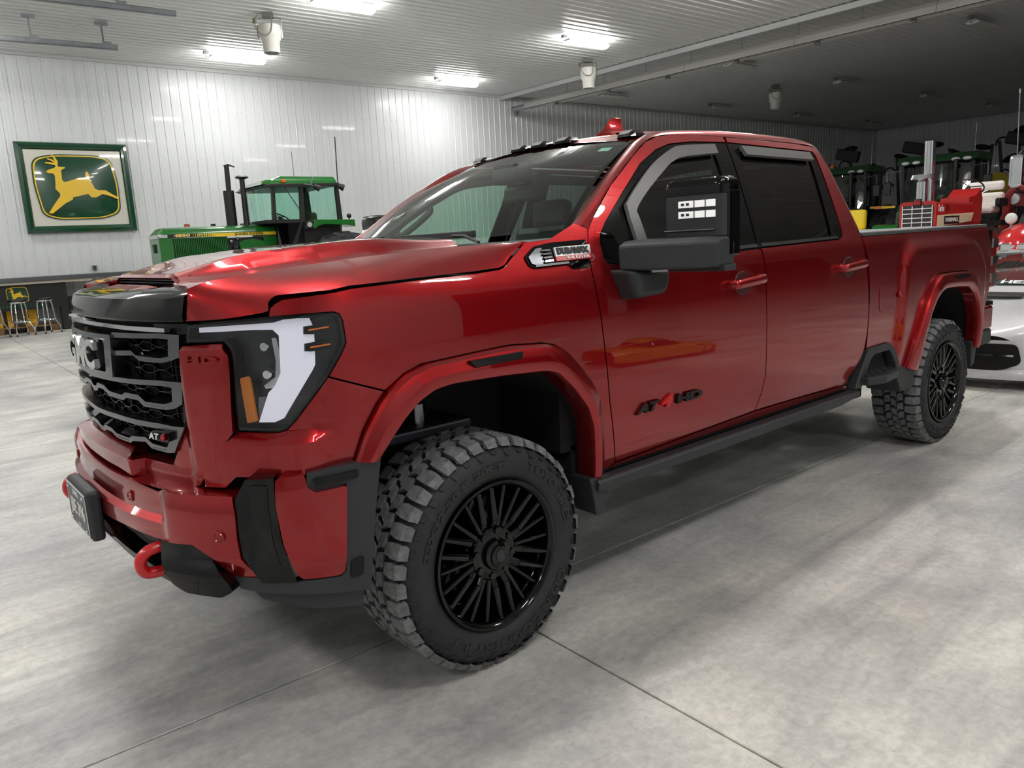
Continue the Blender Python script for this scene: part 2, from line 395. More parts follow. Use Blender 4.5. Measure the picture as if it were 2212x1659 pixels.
# ------------------------------------------------------------------ ceiling lamps
LENS_ON = mat('lit_lamp_lens', (255, 255, 255), rough=.4, emit=((1., .985, .955), LAMP))
LENS_OFF = mat('unlit_lamp_lens', (196, 196, 190), rough=.3)
LAMPBODY = mat('lamp_body', (170, 170, 166), rough=.45)
def lamp_meshes(on):
    t = thing('ceiling_light', 'x', 'light')
    g = G().b2((-.66, -.11, -.05), (.66, .11, 0)); g.build('housing', LAMPBODY, t, smooth=False, bevel=.008)
    pr = [(-.16, 0), (-.145, -.035), (-.09, -.06), (0, -.066), (.09, -.06), (.145, -.035), (.16, 0)]
    l = G(); l.grid(lambda u, v: ((u-.5)*1.3, pr[int(round(v*6))][0], -.045+pr[int(round(v*6))][1]), 1, 6)
    for sx in (-.65, .65): l.add([(sx, a, -.045+b) for a, b in pr], [tuple(range(7))])
    l.build('lens', LENS_ON if on else LENS_OFF, t, smooth=True)
    k = G().b2((-.82, -.05, .0), (-.7, .05, .07)); k.tube([(-.76, 0, .03), (-.78, .0, -.06), (-.7, 0, -.09), (-.64, 0, -.05)], .008, 6); k.build('junction_box', mat('grey_box', (110, 112, 112), rough=.5), t, smooth=False)
    h = G(); h.cyl((-.45, 0, 0), (-.45, 0, .09), .006, n=6).cyl((.45, 0, 0), (.45, 0, .09), .006, n=6); h.build('hanger', GALV, t)
    return t
lit = [((6.37, 16.5), 'lit strip lamp nearest above the green deer sign'), ((13.15, 16.46), 'lit strip lamp against back wall near the heater tube end'),
       ((13.27, 11.12), 'lit strip lamp above the truck cab roof, next to heater trim'), ((6.6, 11.43), 'lit strip lamp cut by the top edge of the picture'),
       ((-.4, 16.6), 'lit strip lamp out of view over the tractor'), ((-.3, 11.6), 'lit strip lamp out of view beyond the truck nose'),
       ((-.2, 6.1), 'lit strip lamp out of view ahead of the truck grille'), ((6.7, 5.9), 'lit strip lamp out of view over the truck bed far side'), ((13.3, 5.7), 'lit strip lamp out of view over the white sports car far side'),
       ((-.1, .6), 'lit strip lamp out of view over the truck bonnet'), ((6.8, .4), 'lit strip lamp out of view over the truck tailgate'), ((13.4, .2), 'lit strip lamp out of view over the red truck'),
       ((0., -4.9), 'lit strip lamp out of view behind the viewer'), ((6.9, -5.1), 'lit strip lamp out of view beside the open floor'), ((-6.6, .8), 'lit strip lamp out of view over the left floor'), ((-6.7, 6.3), 'lit strip lamp out of view over the floor by the stools'), ((-6.6, 11.8), 'lit strip lamp out of view by the left wall'), ((.1, -9.8), 'added lit fill lamp out of view by the front wall'), ((7., -10.1), 'added lit fill lamp out of view along the front wall'), ((-6.6, -4.7), 'added lit fill lamp out of view at the front left floor')]  # last three lamps are added to brighten the floor and truck side
off = [((19.46, 10.72), 'unlit strip lamp just past the heater tube'), ((19.5, 15.87), 'unlit strip lamp by the back wall below the heater hood'), ((21.2, 4.77), 'unlit strip lamp in the upper corner with bare tubes'),
       ((25.77, 15.7), 'unlit strip lamp along back wall over the truck roof'), ((25.61, 10.5), 'unlit strip lamp past the hanging bucket fan'), ((31.63, 15.42), 'small unlit strip lamp along dark back wall'),
       ((32.05, 10.28), 'small unlit strip lamp over the green tractors'), ((37.92, 15.17), 'unlit strip lamp at the far room corner'), ((38.47, 10.04), 'unlit strip lamp over the far end wall')]
protoL = {}
for on, lst in ((True, lit), (False, off)):
    for (x, y), lab in lst:
        if on not in protoL: protoL[on] = t = lamp_meshes(on)
        else: t = dup(protoL[on])
        t.location = (x, y, HC-.1); t.rotation_euler = (0, 0, TH); t['label'] = lab; t['group'] = 'lit ceiling lamps' if on else 'unlit ceiling lamps'
# ------------------------------------------------------------------ bucket fans
FANW = mat('white_fan_plastic', (205, 204, 198), rough=.45)
def fan():
    t = thing('ceiling_fan', 'x', 'fan', group='bucket shaped ceiling fans')
    G().b2((-.12, -.09, -.1), (.1, .09, 0)).build('mount_box', mat('grey_box', (110, 112, 112)), t, smooth=False)
    g = G(); g.tube([(.1, 0, -.1), (.24, 0, -.12), (.245, 0, -.5)], .012, 6).tube([(-.1, 0, -.1), (-.24, 0, -.12), (-.245, 0, -.5)], .012, 6); g.build('bracket', GALV, t)
    G().lathe([(.0, -.24), (.2, -.24), (.23, -.26), (.24, -.42), (.225, -.5), (.18, -.58), (.17, -.78), (.165, -.8), (.15, -.8), (.15, -.7)], n=28).build('shroud', FANW, t)
    k = G(); k.lathe([(.0, -.76), (.05, -.76), (.05, -.72)], n=12)
    for i in range(6): k.box((.095*math.cos(i*PI/3), .095*math.sin(i*PI/3), -.75), (.11, .03, .008), rz=i*PI/3, rx=.5)
    k.build('blades', mat('dark_fan', (70, 68, 64), rough=.6), t)
    pts = [(-.2, -.15, -.08), (-.26, -.2, -.2), (-.24, -.2, -.38), (-.1, -.25, -.5), (.05, -.25, -.42), (.08, -.18, -.1)]
    c = G().tube(spline(pts, 6), .009, 6); c.lathe([(.06, .02), (.05, .0), (.06, -.02)], o=(-.28, -.15, -.2), axis=(1, .3, 0), n=12); c.build('cord', mat('drab_cord', (120, 112, 88), rough=.6), t)
    return t
f0 = fan()
for i, (x, y, lab) in enumerate([(5.7, 13.0, 'white bucket fan hanging near the lit lamps by the tractor'), (14.95, 12.7, 'white bucket fan hanging beside the heater trim strip'), (24.2, 12.4, 'white bucket fan hanging in the dark part of the ceiling')]):
    t = f0 if i == 0 else dup(f0)
    t.location = (x, y, HC-.01); t['label'] = lab; t.rotation_euler = (0, 0, R(-30))
# ------------------------------------------------------------------ radiant tube heater
HA, HB = Vector((16.42, 17.02, 5.98)), Vector((17.15, 1.0, 5.98))
hd = (HB-HA).normalized(); hl = (HB-HA).length
heater = thing('tube_heater', 'long grey radiant tube heater hung on chains under the ceiling', 'heater', HA, math.atan2(hd.y, hd.x))
HOOD = mat('grey_heater_hood', (166, 165, 160), rough=.4, metal=.3)
hp = [(-.17, -.06), (-.13, .08), (-.06, .17), (.06, .17), (.13, .08), (.17, -.06)]
for k in range(5):
    a, b = hl*k/5, hl*(k+1)/5-.01; g = G()
    g.prism(hp+[(p[0]*.95, p[1]-.012) for p in hp[::-1]], lambda y, z, x: (x, y, z), a, b); g.build('reflector', HOOD, heater, smooth=False)
G().cyl((-.05, 0, .0), (hl, 0, .0), .05, n=16).build('burner_tube', mat('dark_heater_tube', (46, 44, 44), rough=.6, metal=.4), heater)
g = G().cyl((-.62, 0, .02), (0, 0, .02), .085, n=20).cyl((-.1, 0, .02), (-.06, 0, .02), .1, n=20); g.build('flue_pipe', GALV, heater)
g = G().tube([(-.6, 0, .02), (-.72, .05, .05), (-.8, .2, .05), (-.95, .42, -.02), (-1.2, .6, -.05)], .075, 16).cyl((-.92, .38, .0), (-1.05, .5, -.02), .095, n=18); g.build('flue_elbow', GALV, heater)
G().b2((0, .16, -.075), (hl, .185, -.05)).build('edge_rail', mat('pale_rail', (214, 213, 206), rough=.4), heater, smooth=False)
for k in range(11):
    x = .35+k*1.55; g = G()
    for q in range(11): g.lathe([(.016, -.004), (.02, 0), (.016, .004), (.012, 0)], o=(x, 0, .24+q*.028), axis=(1, 0, 0) if q % 2 else (0, 1, 0), n=8, close=True)
    g.tube([(x-.07, 0, .17), (x-.03, 0, .21), (x, 0, .23), (x+.03, 0, .21), (x+.07, 0, .17)], .006, 6); g.build('chain', GALV, heater)
for k in range(7): G().b2((1.2+k*2.2, .1, -.11), (1.32+k*2.2, .19, -.05)).build('clip', GALV, heater, smooth=False)
# ------------------------------------------------------------------ overhead door tracks
def track(a, b, label, hang):
    t = thing('door_track', label, 'track', group='overhead door tracks'); A = Vector(a); B = Vector(b); d = (B-A); n = d.normalized(); t.location = A; t.rotation_euler = (0, 0, math.atan2(d.y, d.x)); L = d.length
    G().b2((0, -.045, -.05), (L, -.035, .05)).b2((0, -.045, .04), (L, .03, .05)).b2((0, -.045, -.05), (L, .03, -.04)).b2((0, .02, -.05), (L, .03, -.02)).build('rail', GALV, t, smooth=False)
    for x, dy in hang:
        g = G(); h = HC-A.z-.03; g.box((x, .1*dy, h/2), (.035, .005, h), rx=-math.atan2(.25*dy, h)*.9).box((x, .1*dy+.02, h/2), (.005, .03, h), rx=-math.atan2(.25*dy, h)*.9)
        g.b2((x-.12, -.05+.2*dy, h-.06), (x+.12, .02+.2*dy, h)); g.b2((x-.03, -.05, .04), (x+.14, -.03, .1)); g.build('hanger', GALV, t, smooth=False)
track((-4, 16.0, 5.98), (3.25, 15.15, 5.98), 'galvanised door track rail at upper left with two hangers', [(5.75, .0), (7.05, .3)])
track((-4, 12.75, 5.98), (3.55, 12.22, 5.98), 'galvanised door track rail at the top edge, partly cut off', [(6.6, .1)])
# ------------------------------------------------------------------ deer sign on the wall
GREENS = mat('sign_green', (10, 66, 40), rough=.18, coat=.7); YELS = mat('sign_yellow', (232, 190, 30), rough=.25, coat=.5); CREAM = mat('sign_cream', (206, 204, 192), rough=.3, coat=.4)
sign = thing('wall_sign', 'large green framed sign with a yellow leaping deer on the white wall', 'sign', RT(2.09, YW-.03, 3.395), TH)
WS, HS = 2.45, 2.15
def frame_bar(p, q, r, s2): return [p, q, r, s2]
def sg_fn(a, b, d): return (a, -d, b)
for pts in ([(-1, -1), (1, -1), (.86, -.84), (-.86, -.84)], [(1, -1), (1, 1), (.86, .84), (.86, -.84)], [(1, 1), (-1, 1), (-.86, .84), (.86, .84)], [(-1, 1), (-1, -1), (-.86, -.84), (-.86, .84)]):
    g = G(); P = [(x*WS/2, z*HS/2) for x, z in pts]; v = [(P[0][0], 0, P[0][1]), (P[1][0], 0, P[1][1]), (P[2][0], 0, P[2][1]), (P[3][0], 0, P[3][1])]
    def lerp(a, b, t): return (a[0]+(b[0]-a[0])*t, a[1]+(b[1]-a[1])*t)
    lv = [(0, .0), (0, .05), (.12, .085), (.5, .1), (.55, .07), (.85, .06), (1, .03)]
    rows = [[(*lerp(P[0], P[3], t), d), (*lerp(P[1], P[2], t), d)] for t, d in lv]; vv = [(x, -d, z) for r in rows for x, z, d in r]
    g.add(vv, [(2*i, 2*i+1, 2*i+3, 2*i+2) for i in range(len(lv)-1)]); g.build('frame', GREENS, sign, smooth=False)
G().b2((-WS*.44, -.025, -HS*.43), (WS*.44, 0, HS*.43)).build('panel', CREAM, sign, smooth=False)
LOGO = rounded([(-.92, .70), (-.45, .80), (.45, .80), (.83, .72), (.93, .1), (.90, -.62), (.5, -.76), (-.5, -.77), (-.85, -.66), (-.95, .1)], .22, 8)
def dome(u): return .02*u
def logo_panel(parent, L, m1, m2, k, dep):
    def ring(name, s0, s1, m, d):
        n = len(L); g = G(); v = [(a*s0*k, -d, b*s0*k) for a, b in L]+[(a*s1*k, -d, b*s1*k) for a, b in L]+[(a*s0*k, 0, b*s0*k) for a, b in L]
        g.add(v, [(i, (i+1) % n, n+(i+1) % n, n+i) for i in range(n)]+[(i, 2*n+i, 2*n+(i+1) % n, (i+1) % n) for i in range(n)]); return g.build(name, m, parent)
    ring('border', 1., .965, m1, dep); ring('stripe', .965, .935, m2, dep*1.2)
    g = G(); rings = 6; n = len(L); v = []; f = []
    for r in range(rings): s = .935*(1-r/rings); v += [(a*s*k, -dep-.03*k*math.sin(PI/2*min(1, (r/rings)*1.6)), b*s*k) for a, b in L]
    v.append((0, -dep-.03*k, 0))
    for r in range(rings-1): f += [(r*n+i, r*n+(i+1) % n, (r+1)*n+(i+1) % n, (r+1)*n+i) for i in range(n)]
    f += [((rings-1)*n+i, (rings-1)*n+(i+1) % n, len(v)-1) for i in range(n)]
    g.add(v, f); return g.build('field', m1, parent)
# the deer, traced from the sign's own plane (x right, z up, metres)
DEER = [(-.72, -.60), (-.64, -.61), (-.33, -.37), (-.16, -.28), (-.15, -.23), (.2, -.145), (.26, -.23), (.36, -.235), (.52, -.15), (.68, -.2), (.86, -.285), (.88, -.24), (.74, -.16), (.6, -.06), (.5, -.06), (.44, -.06), (.36, -.02), (.32, .1),
        (.27, .2), (.28, .3), (.245, .4), (.2, .36), (.2, .25), (.05, .24), (-.22, .15), (-.3, .14), (-.33, .2), (-.32, .42), (-.24, .46), (-.22, .49), (-.3, .5), (-.34, .49), (-.38, .52), (-.36, .62), (-.4, .7), (-.46, .78), (-.49, .77), (-.44, .7), (-.41, .62), (-.46, .66), (-.57, .7), (-.58, .67), (-.5, .64), (-.43, .585), (-.52, .6), (-.63, .605), (-.63, .575), (-.52, .56), (-.43, .535), (-.42, .5), (-.46, .47), (-.6, .42), (-.64, .38), (-.6, .345), (-.5, .34), (-.47, .29), (-.48, .1), (-.5, -.02), (-.42, -.13), (-.42, -.19), (-.58, -.4)]
logo_panel(sign, LOGO, GREENS, YELS, 1., .04)
def deer_geo(k, d0, d1):
    g = G(); from mathutils.geometry import tessellate_polygon
    v = [(a*k, 0, b*k) for a, b in DEER]; f = [tuple(t) for t in tessellate_polygon([[Vector(p) for p in v]])]; n = len(v)
    g.add([(x, -d1, z) for x, y, z in v]+[(x, -d0, z) for x, y, z in v], [t for t in f]+[(i, (i+1) % n, n+(i+1) % n, n+i) for i in range(n)]); return g
do = deer_geo(1., .05, .092).build('deer', YELS, sign, smooth=False)
# ------------------------------------------------------------------ outlet
ou = thing('wall_outlet', 'small grey electrical outlet box on the white wall above the bar', 'outlet', RT(2.19, YW-.02, 1.43), TH)
G().b2((-.06, -.05, -.06), (.06, 0, .06)).build('cover', GALV, ou, smooth=False, bevel=.008); G().b2((-.03, -.055, .005), (.03, -.05, .045)).b2((-.03, -.055, -.045), (.03, -.05, -.005)).build('socket', BLACKTXT, ou, smooth=False)
# ------------------------------------------------------------------ bar with banner, stools, boxes
bar = thing('bar_counter', 'long bar counter with thick grey top along the back wall', 'counter', RT(0, 0, 0), TH)
BX0, BX1 = -5.0, 3.2
G().b2((BX0, 17.85, 1.2), (BX1, YW-.03, 1.3)).build('worktop', mat('dark_grey_bar_top', (78, 80, 82), rough=.35), bar, smooth=False, bevel=.01)
G().b2((BX0, 17.9, 1.14), (BX1-1.25, 17.94, 1.2)).build('light_strip', mat('pale_wood_edge', (196, 186, 172), rough=.5), bar, smooth=False)
for x in (-2.2, 1.22, 3.0): G().b2((x, 18.05, 0), (x+.18, 18.25, 1.2)).build('post', mat('black_paint', (22, 22, 24), rough=.5), bar, smooth=False)
G().b2((1.42, 18.1, 0), (1.85, 18.5, .78)).build('cabinet', mat('black_paint', (22, 22, 24), rough=.5), bar, smooth=False)
ban = thing('banner', 'black banner with small deer emblem and green lettering hung under the bar', 'banner', RT(.3, 17.98, .84), TH)
G().b2((-2.6, -.01, -.29), (.92, 0, .3)).build('cloth', mat('black_vinyl', (20, 20, 22), rough=.6), ban, smooth=False)
em = G().b2((0, 0, 0), (.001, .001, .001)).build('emblem', GREENS, ban); em.location = (.08, -.012, .06)
for nm, s0, m, d in (('border', .235, YELS, .004), ('field', .222, GREENS, .008)):
    g = G(); g.prism([(a*s0, b*s0) for a, b in LOGO], sg_fn, 0, d); g.build(nm, m, em, smooth=False)
dg2 = deer_geo(.24, .008, .012).build('deer', YELS, em, smooth=False)
text_obj('lettering', 'JOHN DEERE', mat('banner_green', (24, 84, 50), rough=.6), ban, lambda a, b, h: (a+.05, -.012-h, b-.2), .14, .003, width=1.05)
for i in range(7): G().cyl((-2.3+i*.5, -.02, .27), (-2.3+i*.5, -.008, .27), .012, n=8).build('grommet', CHROME, ban)
def stool():
    t = thing('bar_stool', 'x', 'stool', group='chrome bar stools')
    G().lathe([(0, .74), (.17, .74), (.185, .76), (.19, .80), (.18, .825), (.14, .835), (0, .838)], n=28).build('seat', mat('black_vinyl_seat', (14, 14, 15), rough=.3, coat=.3), t)
    G().lathe([(.0, .735), (.165, .735), (.19, .75), (.192, .77)], n=28).build('seat_ring', CHROME, t)
    for i in range(4):
        a = PI/4+i*PI/2; c, s = math.cos(a), math.sin(a)
        G().tube([(.13*c, .13*s, .74), (.15*c, .15*s, .68), (.17*c, .17*s, .42), (.185*c, .185*s, .3), (.26*c, .26*s, .16), (.27*c, .27*s, .02)], .014, 10).build('leg', CHROME, t)
        G().cyl((.271*c, .271*s, 0), (.27*c, .27*s, .035), .019, n=10).build('foot', BLACKTXT, t)
    G().tube([(.185*math.cos(2*PI*k/28), .185*math.sin(2*PI*k/28), .32) for k in range(28)], .013, 8, closed=True).build('foot_ring', CHROME, t)
    return t
s0 = stool()
for i, (x, y, lab) in enumerate([(.31, 17.45, 'chrome bar stool with black seat in front of the deer emblem'), (.83, 17.5, 'chrome bar stool with black seat farthest along toward the truck'), (-.2, 17.4, 'chrome bar stool with black seat cut by the left edge')]):
    t = s0 if i == 0 else dup(s0)
    t.location = RT(x, y); t['label'] = lab; t.rotation_euler = (0, 0, R(14+i*9))
CARD = mat('yellow_carton', (226, 170, 30), rough=.7); PALW = mat('pallet_wood', (168, 128, 84), rough=.8, var=(.3, 6))
pal = thing('wooden_pallet', 'low wooden pallet under the bar behind the stools', 'pallet', RT(0, 0), TH)
for y in (18.2, 18.35, 18.5, 18.65): G().b2((-1.2, y, .12), (1.15, y+.1, .15)).build('plank', PALW, pal, smooth=False)
for x in (-1.2, -.1, .5, 1.0): G().b2((x, 18.2, 0), (x+.12, 18.75, .12)).build('bearer', PALW, pal, smooth=False)
for i, (x0, x1, h, lab) in enumerate([(-.32, .02, .4, 'tall yellow carton with printed lines under the banner'), (.12, .24, .4, 'narrow yellow carton between stool legs under the banner'), (.5, .72, .42, 'yellow carton behind the second stool under the banner'), (-1.0, -.5, .36, 'yellow carton at the left edge under the banner')]):
    b = G().b2((x0, 18.25, .15), (x1, 18.55, .15+h)).build('cardboard_box', CARD, None, smooth=False, bevel=.004); b.rotation_euler = (0, 0, TH); tag(b, lab, 'box', 'yellow cartons under the bar')
    for k in range(4):
        G().b2((x0+.04, 18.246, .2+k*.06), (x1-.05-.03*(k % 2), 18.25, .212+k*.06)).build('print', mat('brown_print', (120, 80, 20)), b, smooth=False)
# ------------------------------------------------------------------ the red pickup: skin surfaces
# x runs backward from the front axle, the near flank is at negative y
PLAN = [(-1.008, 0), (-1.003, -.2), (-.983, -.4), (-.937, -.58), (-.88, -.7), (-.8, -.82), (-.685, -.935), (-.555, -1.003), (-.4, -1.028), (-.2, -1.034), (.2, -1.035), (.6, -1.033), (1.2, -1.03), (2, -1.03), (2.8, -1.03), (3.6, -1.03), (4.4, -1.03), (5.0, -1.022), (5.2, -1.0)]
BPL = [(-1.09, 0), (-1.085, -.2), (-1.068, -.38), (-1.035, -.55), (-.985, -.7), (-.915, -.82), (-.82, -.93), (-.70, -1.0), (-.58, -1.035), (-.46, -1.045), (-.3, -1.05)]
def plan_curve(P, n=24):
    Q = [Vector((P[1][0], -P[1][1]))]+[Vector(p) for p in P]+[2*Vector(P[-1])-Vector(P[-2])]; out = []
    for i in range(1, len(Q)-2):
        a, b, c, d = Q[i-1:i+3]
        for t in [j/n for j in range(n)]: out.append(.5*((2*b)+(c-a)*t+(2*a-5*b+4*c-d)*t*t+(3*b-a-3*c+d)*t**3))
    out.append(Vector(P[-1])); A = np.array([tuple(p) for p in out]); sl = np.concatenate([[0], np.cumsum(np.linalg.norm(np.diff(A, axis=0), axis=1))])
    return np.vstack([A[:0:-1]*[1, -1], A]), np.concatenate([-sl[:0:-1], sl])
CV, SL = plan_curve(PLAN); BCV, BSL = plan_curve(BPL)
ZP = [.3, .4, .55, .65, .8, 1.0, 1.2, 1.35, 1.43, 1.475, 1.5, 1.6, 1.8, 1.95, 2.1, 2.2]; OP = [-.12, -.09, -.06, -.035, -.014, 0, .002, -.004, -.018, -.034, -.045, -.083, -.168, -.24, -.33, -.4]
_zz = spline(list(zip(ZP, OP)), 12); ZZ = [p[0] for p in _zz]; OO = [p[1] for p in _zz]
def plan_at(s, A=CV, L=SL):
    x = float(np.interp(s, L, A[:, 0])); y = float(np.interp(s, L, A[:, 1])); e = .015
    tx = float(np.interp(s+e, L, A[:, 0])-np.interp(s-e, L, A[:, 0])); ty = float(np.interp(s+e, L, A[:, 1])-np.interp(s-e, L, A[:, 1])); l = math.hypot(tx, ty)+1e-12
    return x, y, ty/l, -tx/l
def sstep(t): t = max(0., min(1., t)); return t*t*(3-2*t)
BULGE = [(3.25, .5), (3.28, 1.27), (3.35, 1.39), (3.47, 1.445), (4.26, 1.443), (4.5, 1.415), (4.64, 1.34), (4.74, 1.2), (4.78, .5)]
def poly_dist(p, poly):
    d = 9.; x, y = p
    for i in range(len(poly)-1):
        ax, ay = poly[i]; bx, by = poly[i+1]; t = max(0, min(1, ((x-ax)*(bx-ax)+(y-ay)*(by-ay))/((bx-ax)**2+(by-ay)**2))); d = min(d, math.hypot(x-ax-t*(bx-ax), y-ay-t*(by-ay)))
    return d
def body(s, z, off=0.):
    x, y, nx, ny = plan_at(s); d = float(np.interp(z, ZZ, OO))+off
    return (x+nx*d, y+ny*d, z)
def bedskin(s, z):
    x = s-1.733; d = .0
    if inside((x, z), BULGE): d = .034*sstep(poly_dist((x, z), BULGE)/.075)
    return body(s, z, d-.008)
def cornerskin(s, z):      # lower corner under the headlamp: a ledge, then an upright face
    return body(s, z, .048*sstep((1.026-z)/.028)*(1-sstep((s-1.02)/.17))*sstep((s-.70)/.05))
def surround(s, z):
    a = abs(s); k = .022*sstep((a-.66)/.04)*(1-sstep((a-.85)/.02)*.3)*(1-sstep((z-1.285)/.02)); lip = .05*sstep((.934-z)/.02)*(1-sstep((a-.385)/.02)) + .010*sstep((.902-z)/.02)*sstep((a-.385)/.02)
    return body(s, z, k+lip)
def bump(s, z):
    x, y, nx, ny = plan_at(s, BCV, BSL); return (x, y, z)
_side = len(CV)//2+7*24
def X(pts): return [(float(np.interp(x, CV[_side:, 0], SL[_side:])), z) for x, z in pts]
def inset(poly, d):
    n = len(poly); ar = sum(poly[i-1][0]*p[1]-p[0]*poly[i-1][1] for i, p in enumerate(poly)); sg = 1 if ar > 0 else -1; out = []
    for i, p in enumerate(poly):
        a = Vector(poly[i-1]); b = Vector(p); c = Vector(poly[(i+1) % n]); u = (b-a).normalized(); v = (c-b).normalized(); n1 = Vector((-u.y, u.x))*sg; n2 = Vector((-v.y, v.x))*sg; m = (n1+n2)
        m = m.normalized() if m.length > 1e-6 else n1; out.append(tuple(b+m*d/max(.4, m.dot(n1))))
    return out
def symm(half): return half+[(-s, z) for s, z in half[::-1] if abs(s) > 1e-6]
truck = thing('pickup_truck', 'dark red lifted crew cab pickup truck with black wheels', 'truck')
GAP = .003
HOODCUT = [(.99, 1.374), (.996, 1.402), (1.015, 1.417), (1.037, 1.426), (1.074, 1.429), (1.192, 1.437), (1.257, 1.445), (1.48, 1.453), (1.734, 1.459), (1.84, 1.465), (1.872, 1.474), (1.893, 1.49), (1.997, 1.554)]
FOUT = [(-.526, .911), (-.49, .998), (-.438, 1.076), (-.404, 1.114), (-.336, 1.158), (-.267, 1.181), (-.095, 1.189), (.104, 1.196), (.266, 1.184), (.334, 1.167), (.391, 1.129), (.51, 1.006), (.549, .945), (.572, .857), (.607, .565)]
FIN = [(-.457, .907), (-.408, .968), (-.355, 1.025), (-.302, 1.068), (-.239, 1.095), (-.166, 1.102), (.04, 1.095), (.249, 1.081), (.306, 1.063), (.386, .991), (.461, .906), (.495, .826), (.529, .586)]
ROUT = [(3.436, .627), (3.483, .792), (3.608, 1.043), (3.68, 1.13), (3.722, 1.165), (3.804, 1.201), (4.05, 1.2), (4.30, 1.19), (4.40, 1.16), (4.5, 1.06), (4.59, .91), (4.64, .78), (4.66, .62)]
RIN = [(3.575, .60), (3.59, .82), (3.63, .95), (3.70, 1.035), (3.777, 1.084), (3.843, 1.099), (4.05, 1.095), (4.27, 1.078), (4.37, 1.03), (4.45, .95), (4.52, .84), (4.55, .76), (4.57, .62)]
HEAD = [(.714, 1.36), (.988, 1.373), (1.09, 1.377), (1.186, 1.377), (1.202, 1.37), (1.21, 1.348), (1.213, 1.282), (1.194, 1.248), (1.15, 1.184), (1.039, 1.055), (1.013, 1.032), (.987, 1.026), (.856, 1.033), (.858, 1.118), (.867, 1.255), (.864, 1.285), (.845, 1.307), (.708, 1.306)]
DCUT = [(2.351, 1.594), (2.325, 1.537), (2.298, 1.436), (2.308, 1.33), (2.322, 1.256), (2.342, 1.093), (2.369, .894), (2.429, .618)]
fo = X(FOUT)
fender = HOODCUT+[(2.121, 1.561), (2.249, 1.607), (2.28, 1.619)]+DCUT+[(2.40, .598), (2.355, .568)]+fo[::-1][:-3]+[(1.15, 1.184), (1.194, 1.248), (1.213, 1.282), (1.21, 1.348), (1.202, 1.37), (1.186, 1.377), (1.09, 1.377)]
skin('fender', inset(fender, GAP), body, RED, truck)
surr = symm([(0, .862), (.282, .862), (.526, .833), (.713, .855), (.783, .952), (.853, 1.028), (.865, 1.219), (.865, 1.268), (.84, 1.304), (.698, 1.298), (.685, 1.219), (.677, 1.118), (.67, 1.041), (.568, .905), (.39, .909), (.372, .923), (.305, .938), (0, .94)])
skin('grille_surround', inset(surr, .002), surround, RED, truck, both=False, step=.012, thick=.05)
corner = [(.713, .855), (.818, .858), (.858, .893), (.969, .894), (1.058, .889), (1.199, .907)]+fo[:4]+[(1.15, 1.184), (1.039, 1.055), (1.013, 1.032), (.987, 1.026), (.856, 1.03), (.853, 1.026), (.783, .952)]
skin('fender_extension', inset(corner, GAP), cornerskin, RED, truck, step=.018, thick=.04)
# doors
BC = [(3.563, 1.994), (3.487, 1.472), (3.512, 1.452), (3.517, 1.226), (3.525, 1.0), (3.538, .83), (3.52, .742), (3.482, .647)]
FTR = [(2.503, 1.443), (2.402, 1.455), (2.39, 1.476), (2.396, 1.534), (2.412, 1.569), (2.464, 1.615), (2.63, 1.735), (2.818, 1.865), (2.971, 1.934), (3.089, 1.966), (3.272, 1.985), (3.563, 1.994)]
DTOP = [(3.565, 2.026), (3.35, 2.026), (3.116, 2.014), (3.021, 2.002), (2.913, 1.969), (2.792, 1.904), (2.575, 1.772), (2.403, 1.64)]
fdoor = DCUT[::-1]+DTOP[::-1]+FTR[::-1]+[(3.492, 1.462)]+BC[2:]+[(3.0, .633), (2.606, .62)]
fdoor = fdoor[::-1]
skin('door', inset(fdoor, GAP), body, RED, truck, step=.032)
RTR = [(3.575, 1.994), (4.391, 1.976), (4.405, 1.965), (4.41, 1.947), (4.374, 1.518), (4.362, 1.497), (4.341, 1.486), (4.291, 1.475), (3.505, 1.464)]
RDC = [(4.465, .624), (4.47, .665), (4.52, .70), (4.578, .751), (4.61, .83), (4.622, .93), (4.618, 1.05), (4.6, 1.2), (4.573, 1.36), (4.567, 1.486), (4.551, 1.597), (4.519, 1.734), (4.492, 1.906), (4.48, 1.955), (4.46, 1.985), (4.425, 2.006), (4.243, 2.018), (3.9, 2.022), (3.582, 2.024)]
rdoor = [(3.482, .647), (4.0, .64)]+RDC+RTR+[(3.517, 1.452)]+BC[3:-1]
skin('door', inset(rdoor, GAP), body, RED, truck, step=.032)
FGL = [(2.607, 1.682), (2.816, 1.813), (2.95, 1.885), (3.062, 1.927), (3.151, 1.947), (3.427, 1.965), (3.413, 1.799), (3.342, 1.491), (2.571, 1.473), (2.583, 1.533)]
RGL = [(3.656, 1.974), (4.343, 1.962), (4.249, 1.505), (4.227, 1.498), (3.51, 1.49)]
skin('window_trim', inset(FTR+[(3.49, 1.47)], .001), body, GLOSSB, truck, holes=[FGL], off=-.004)
skin('window_trim', inset([(3.57, 1.994)]+RTR[1:-1]+[(3.497, 1.466)], .001), body, GLOSSB, truck, holes=[RGL], off=-.004)
fg = skin('window_pane', FGL, body, MIDG, truck, off=-.012, thick=0, step=.05); fg[1].data.materials[0] = TINTG
rg = skin('window_pane', RGL, body, DARKG, truck, off=-.012, thick=0, step=.05); rg[1].data.materials[0] = MIDG
VF = spline([(2.607, 1.682), (2.719, 1.76), (2.885, 1.86), (3.053, 1.93), (3.154, 1.951), (3.424, 1.969)], 5)+spline([(3.42, 1.924), (3.13, 1.897), (3.027, 1.87), (2.952, 1.835), (2.773, 1.735), (2.665, 1.66), (2.66, 1.62), (2.665, 1.475)], 5)+[(2.6, 1.475), (2.6, 1.62)]
skin('rain_visor', VF, body, GREYV, truck, off=.02, thick=.018)
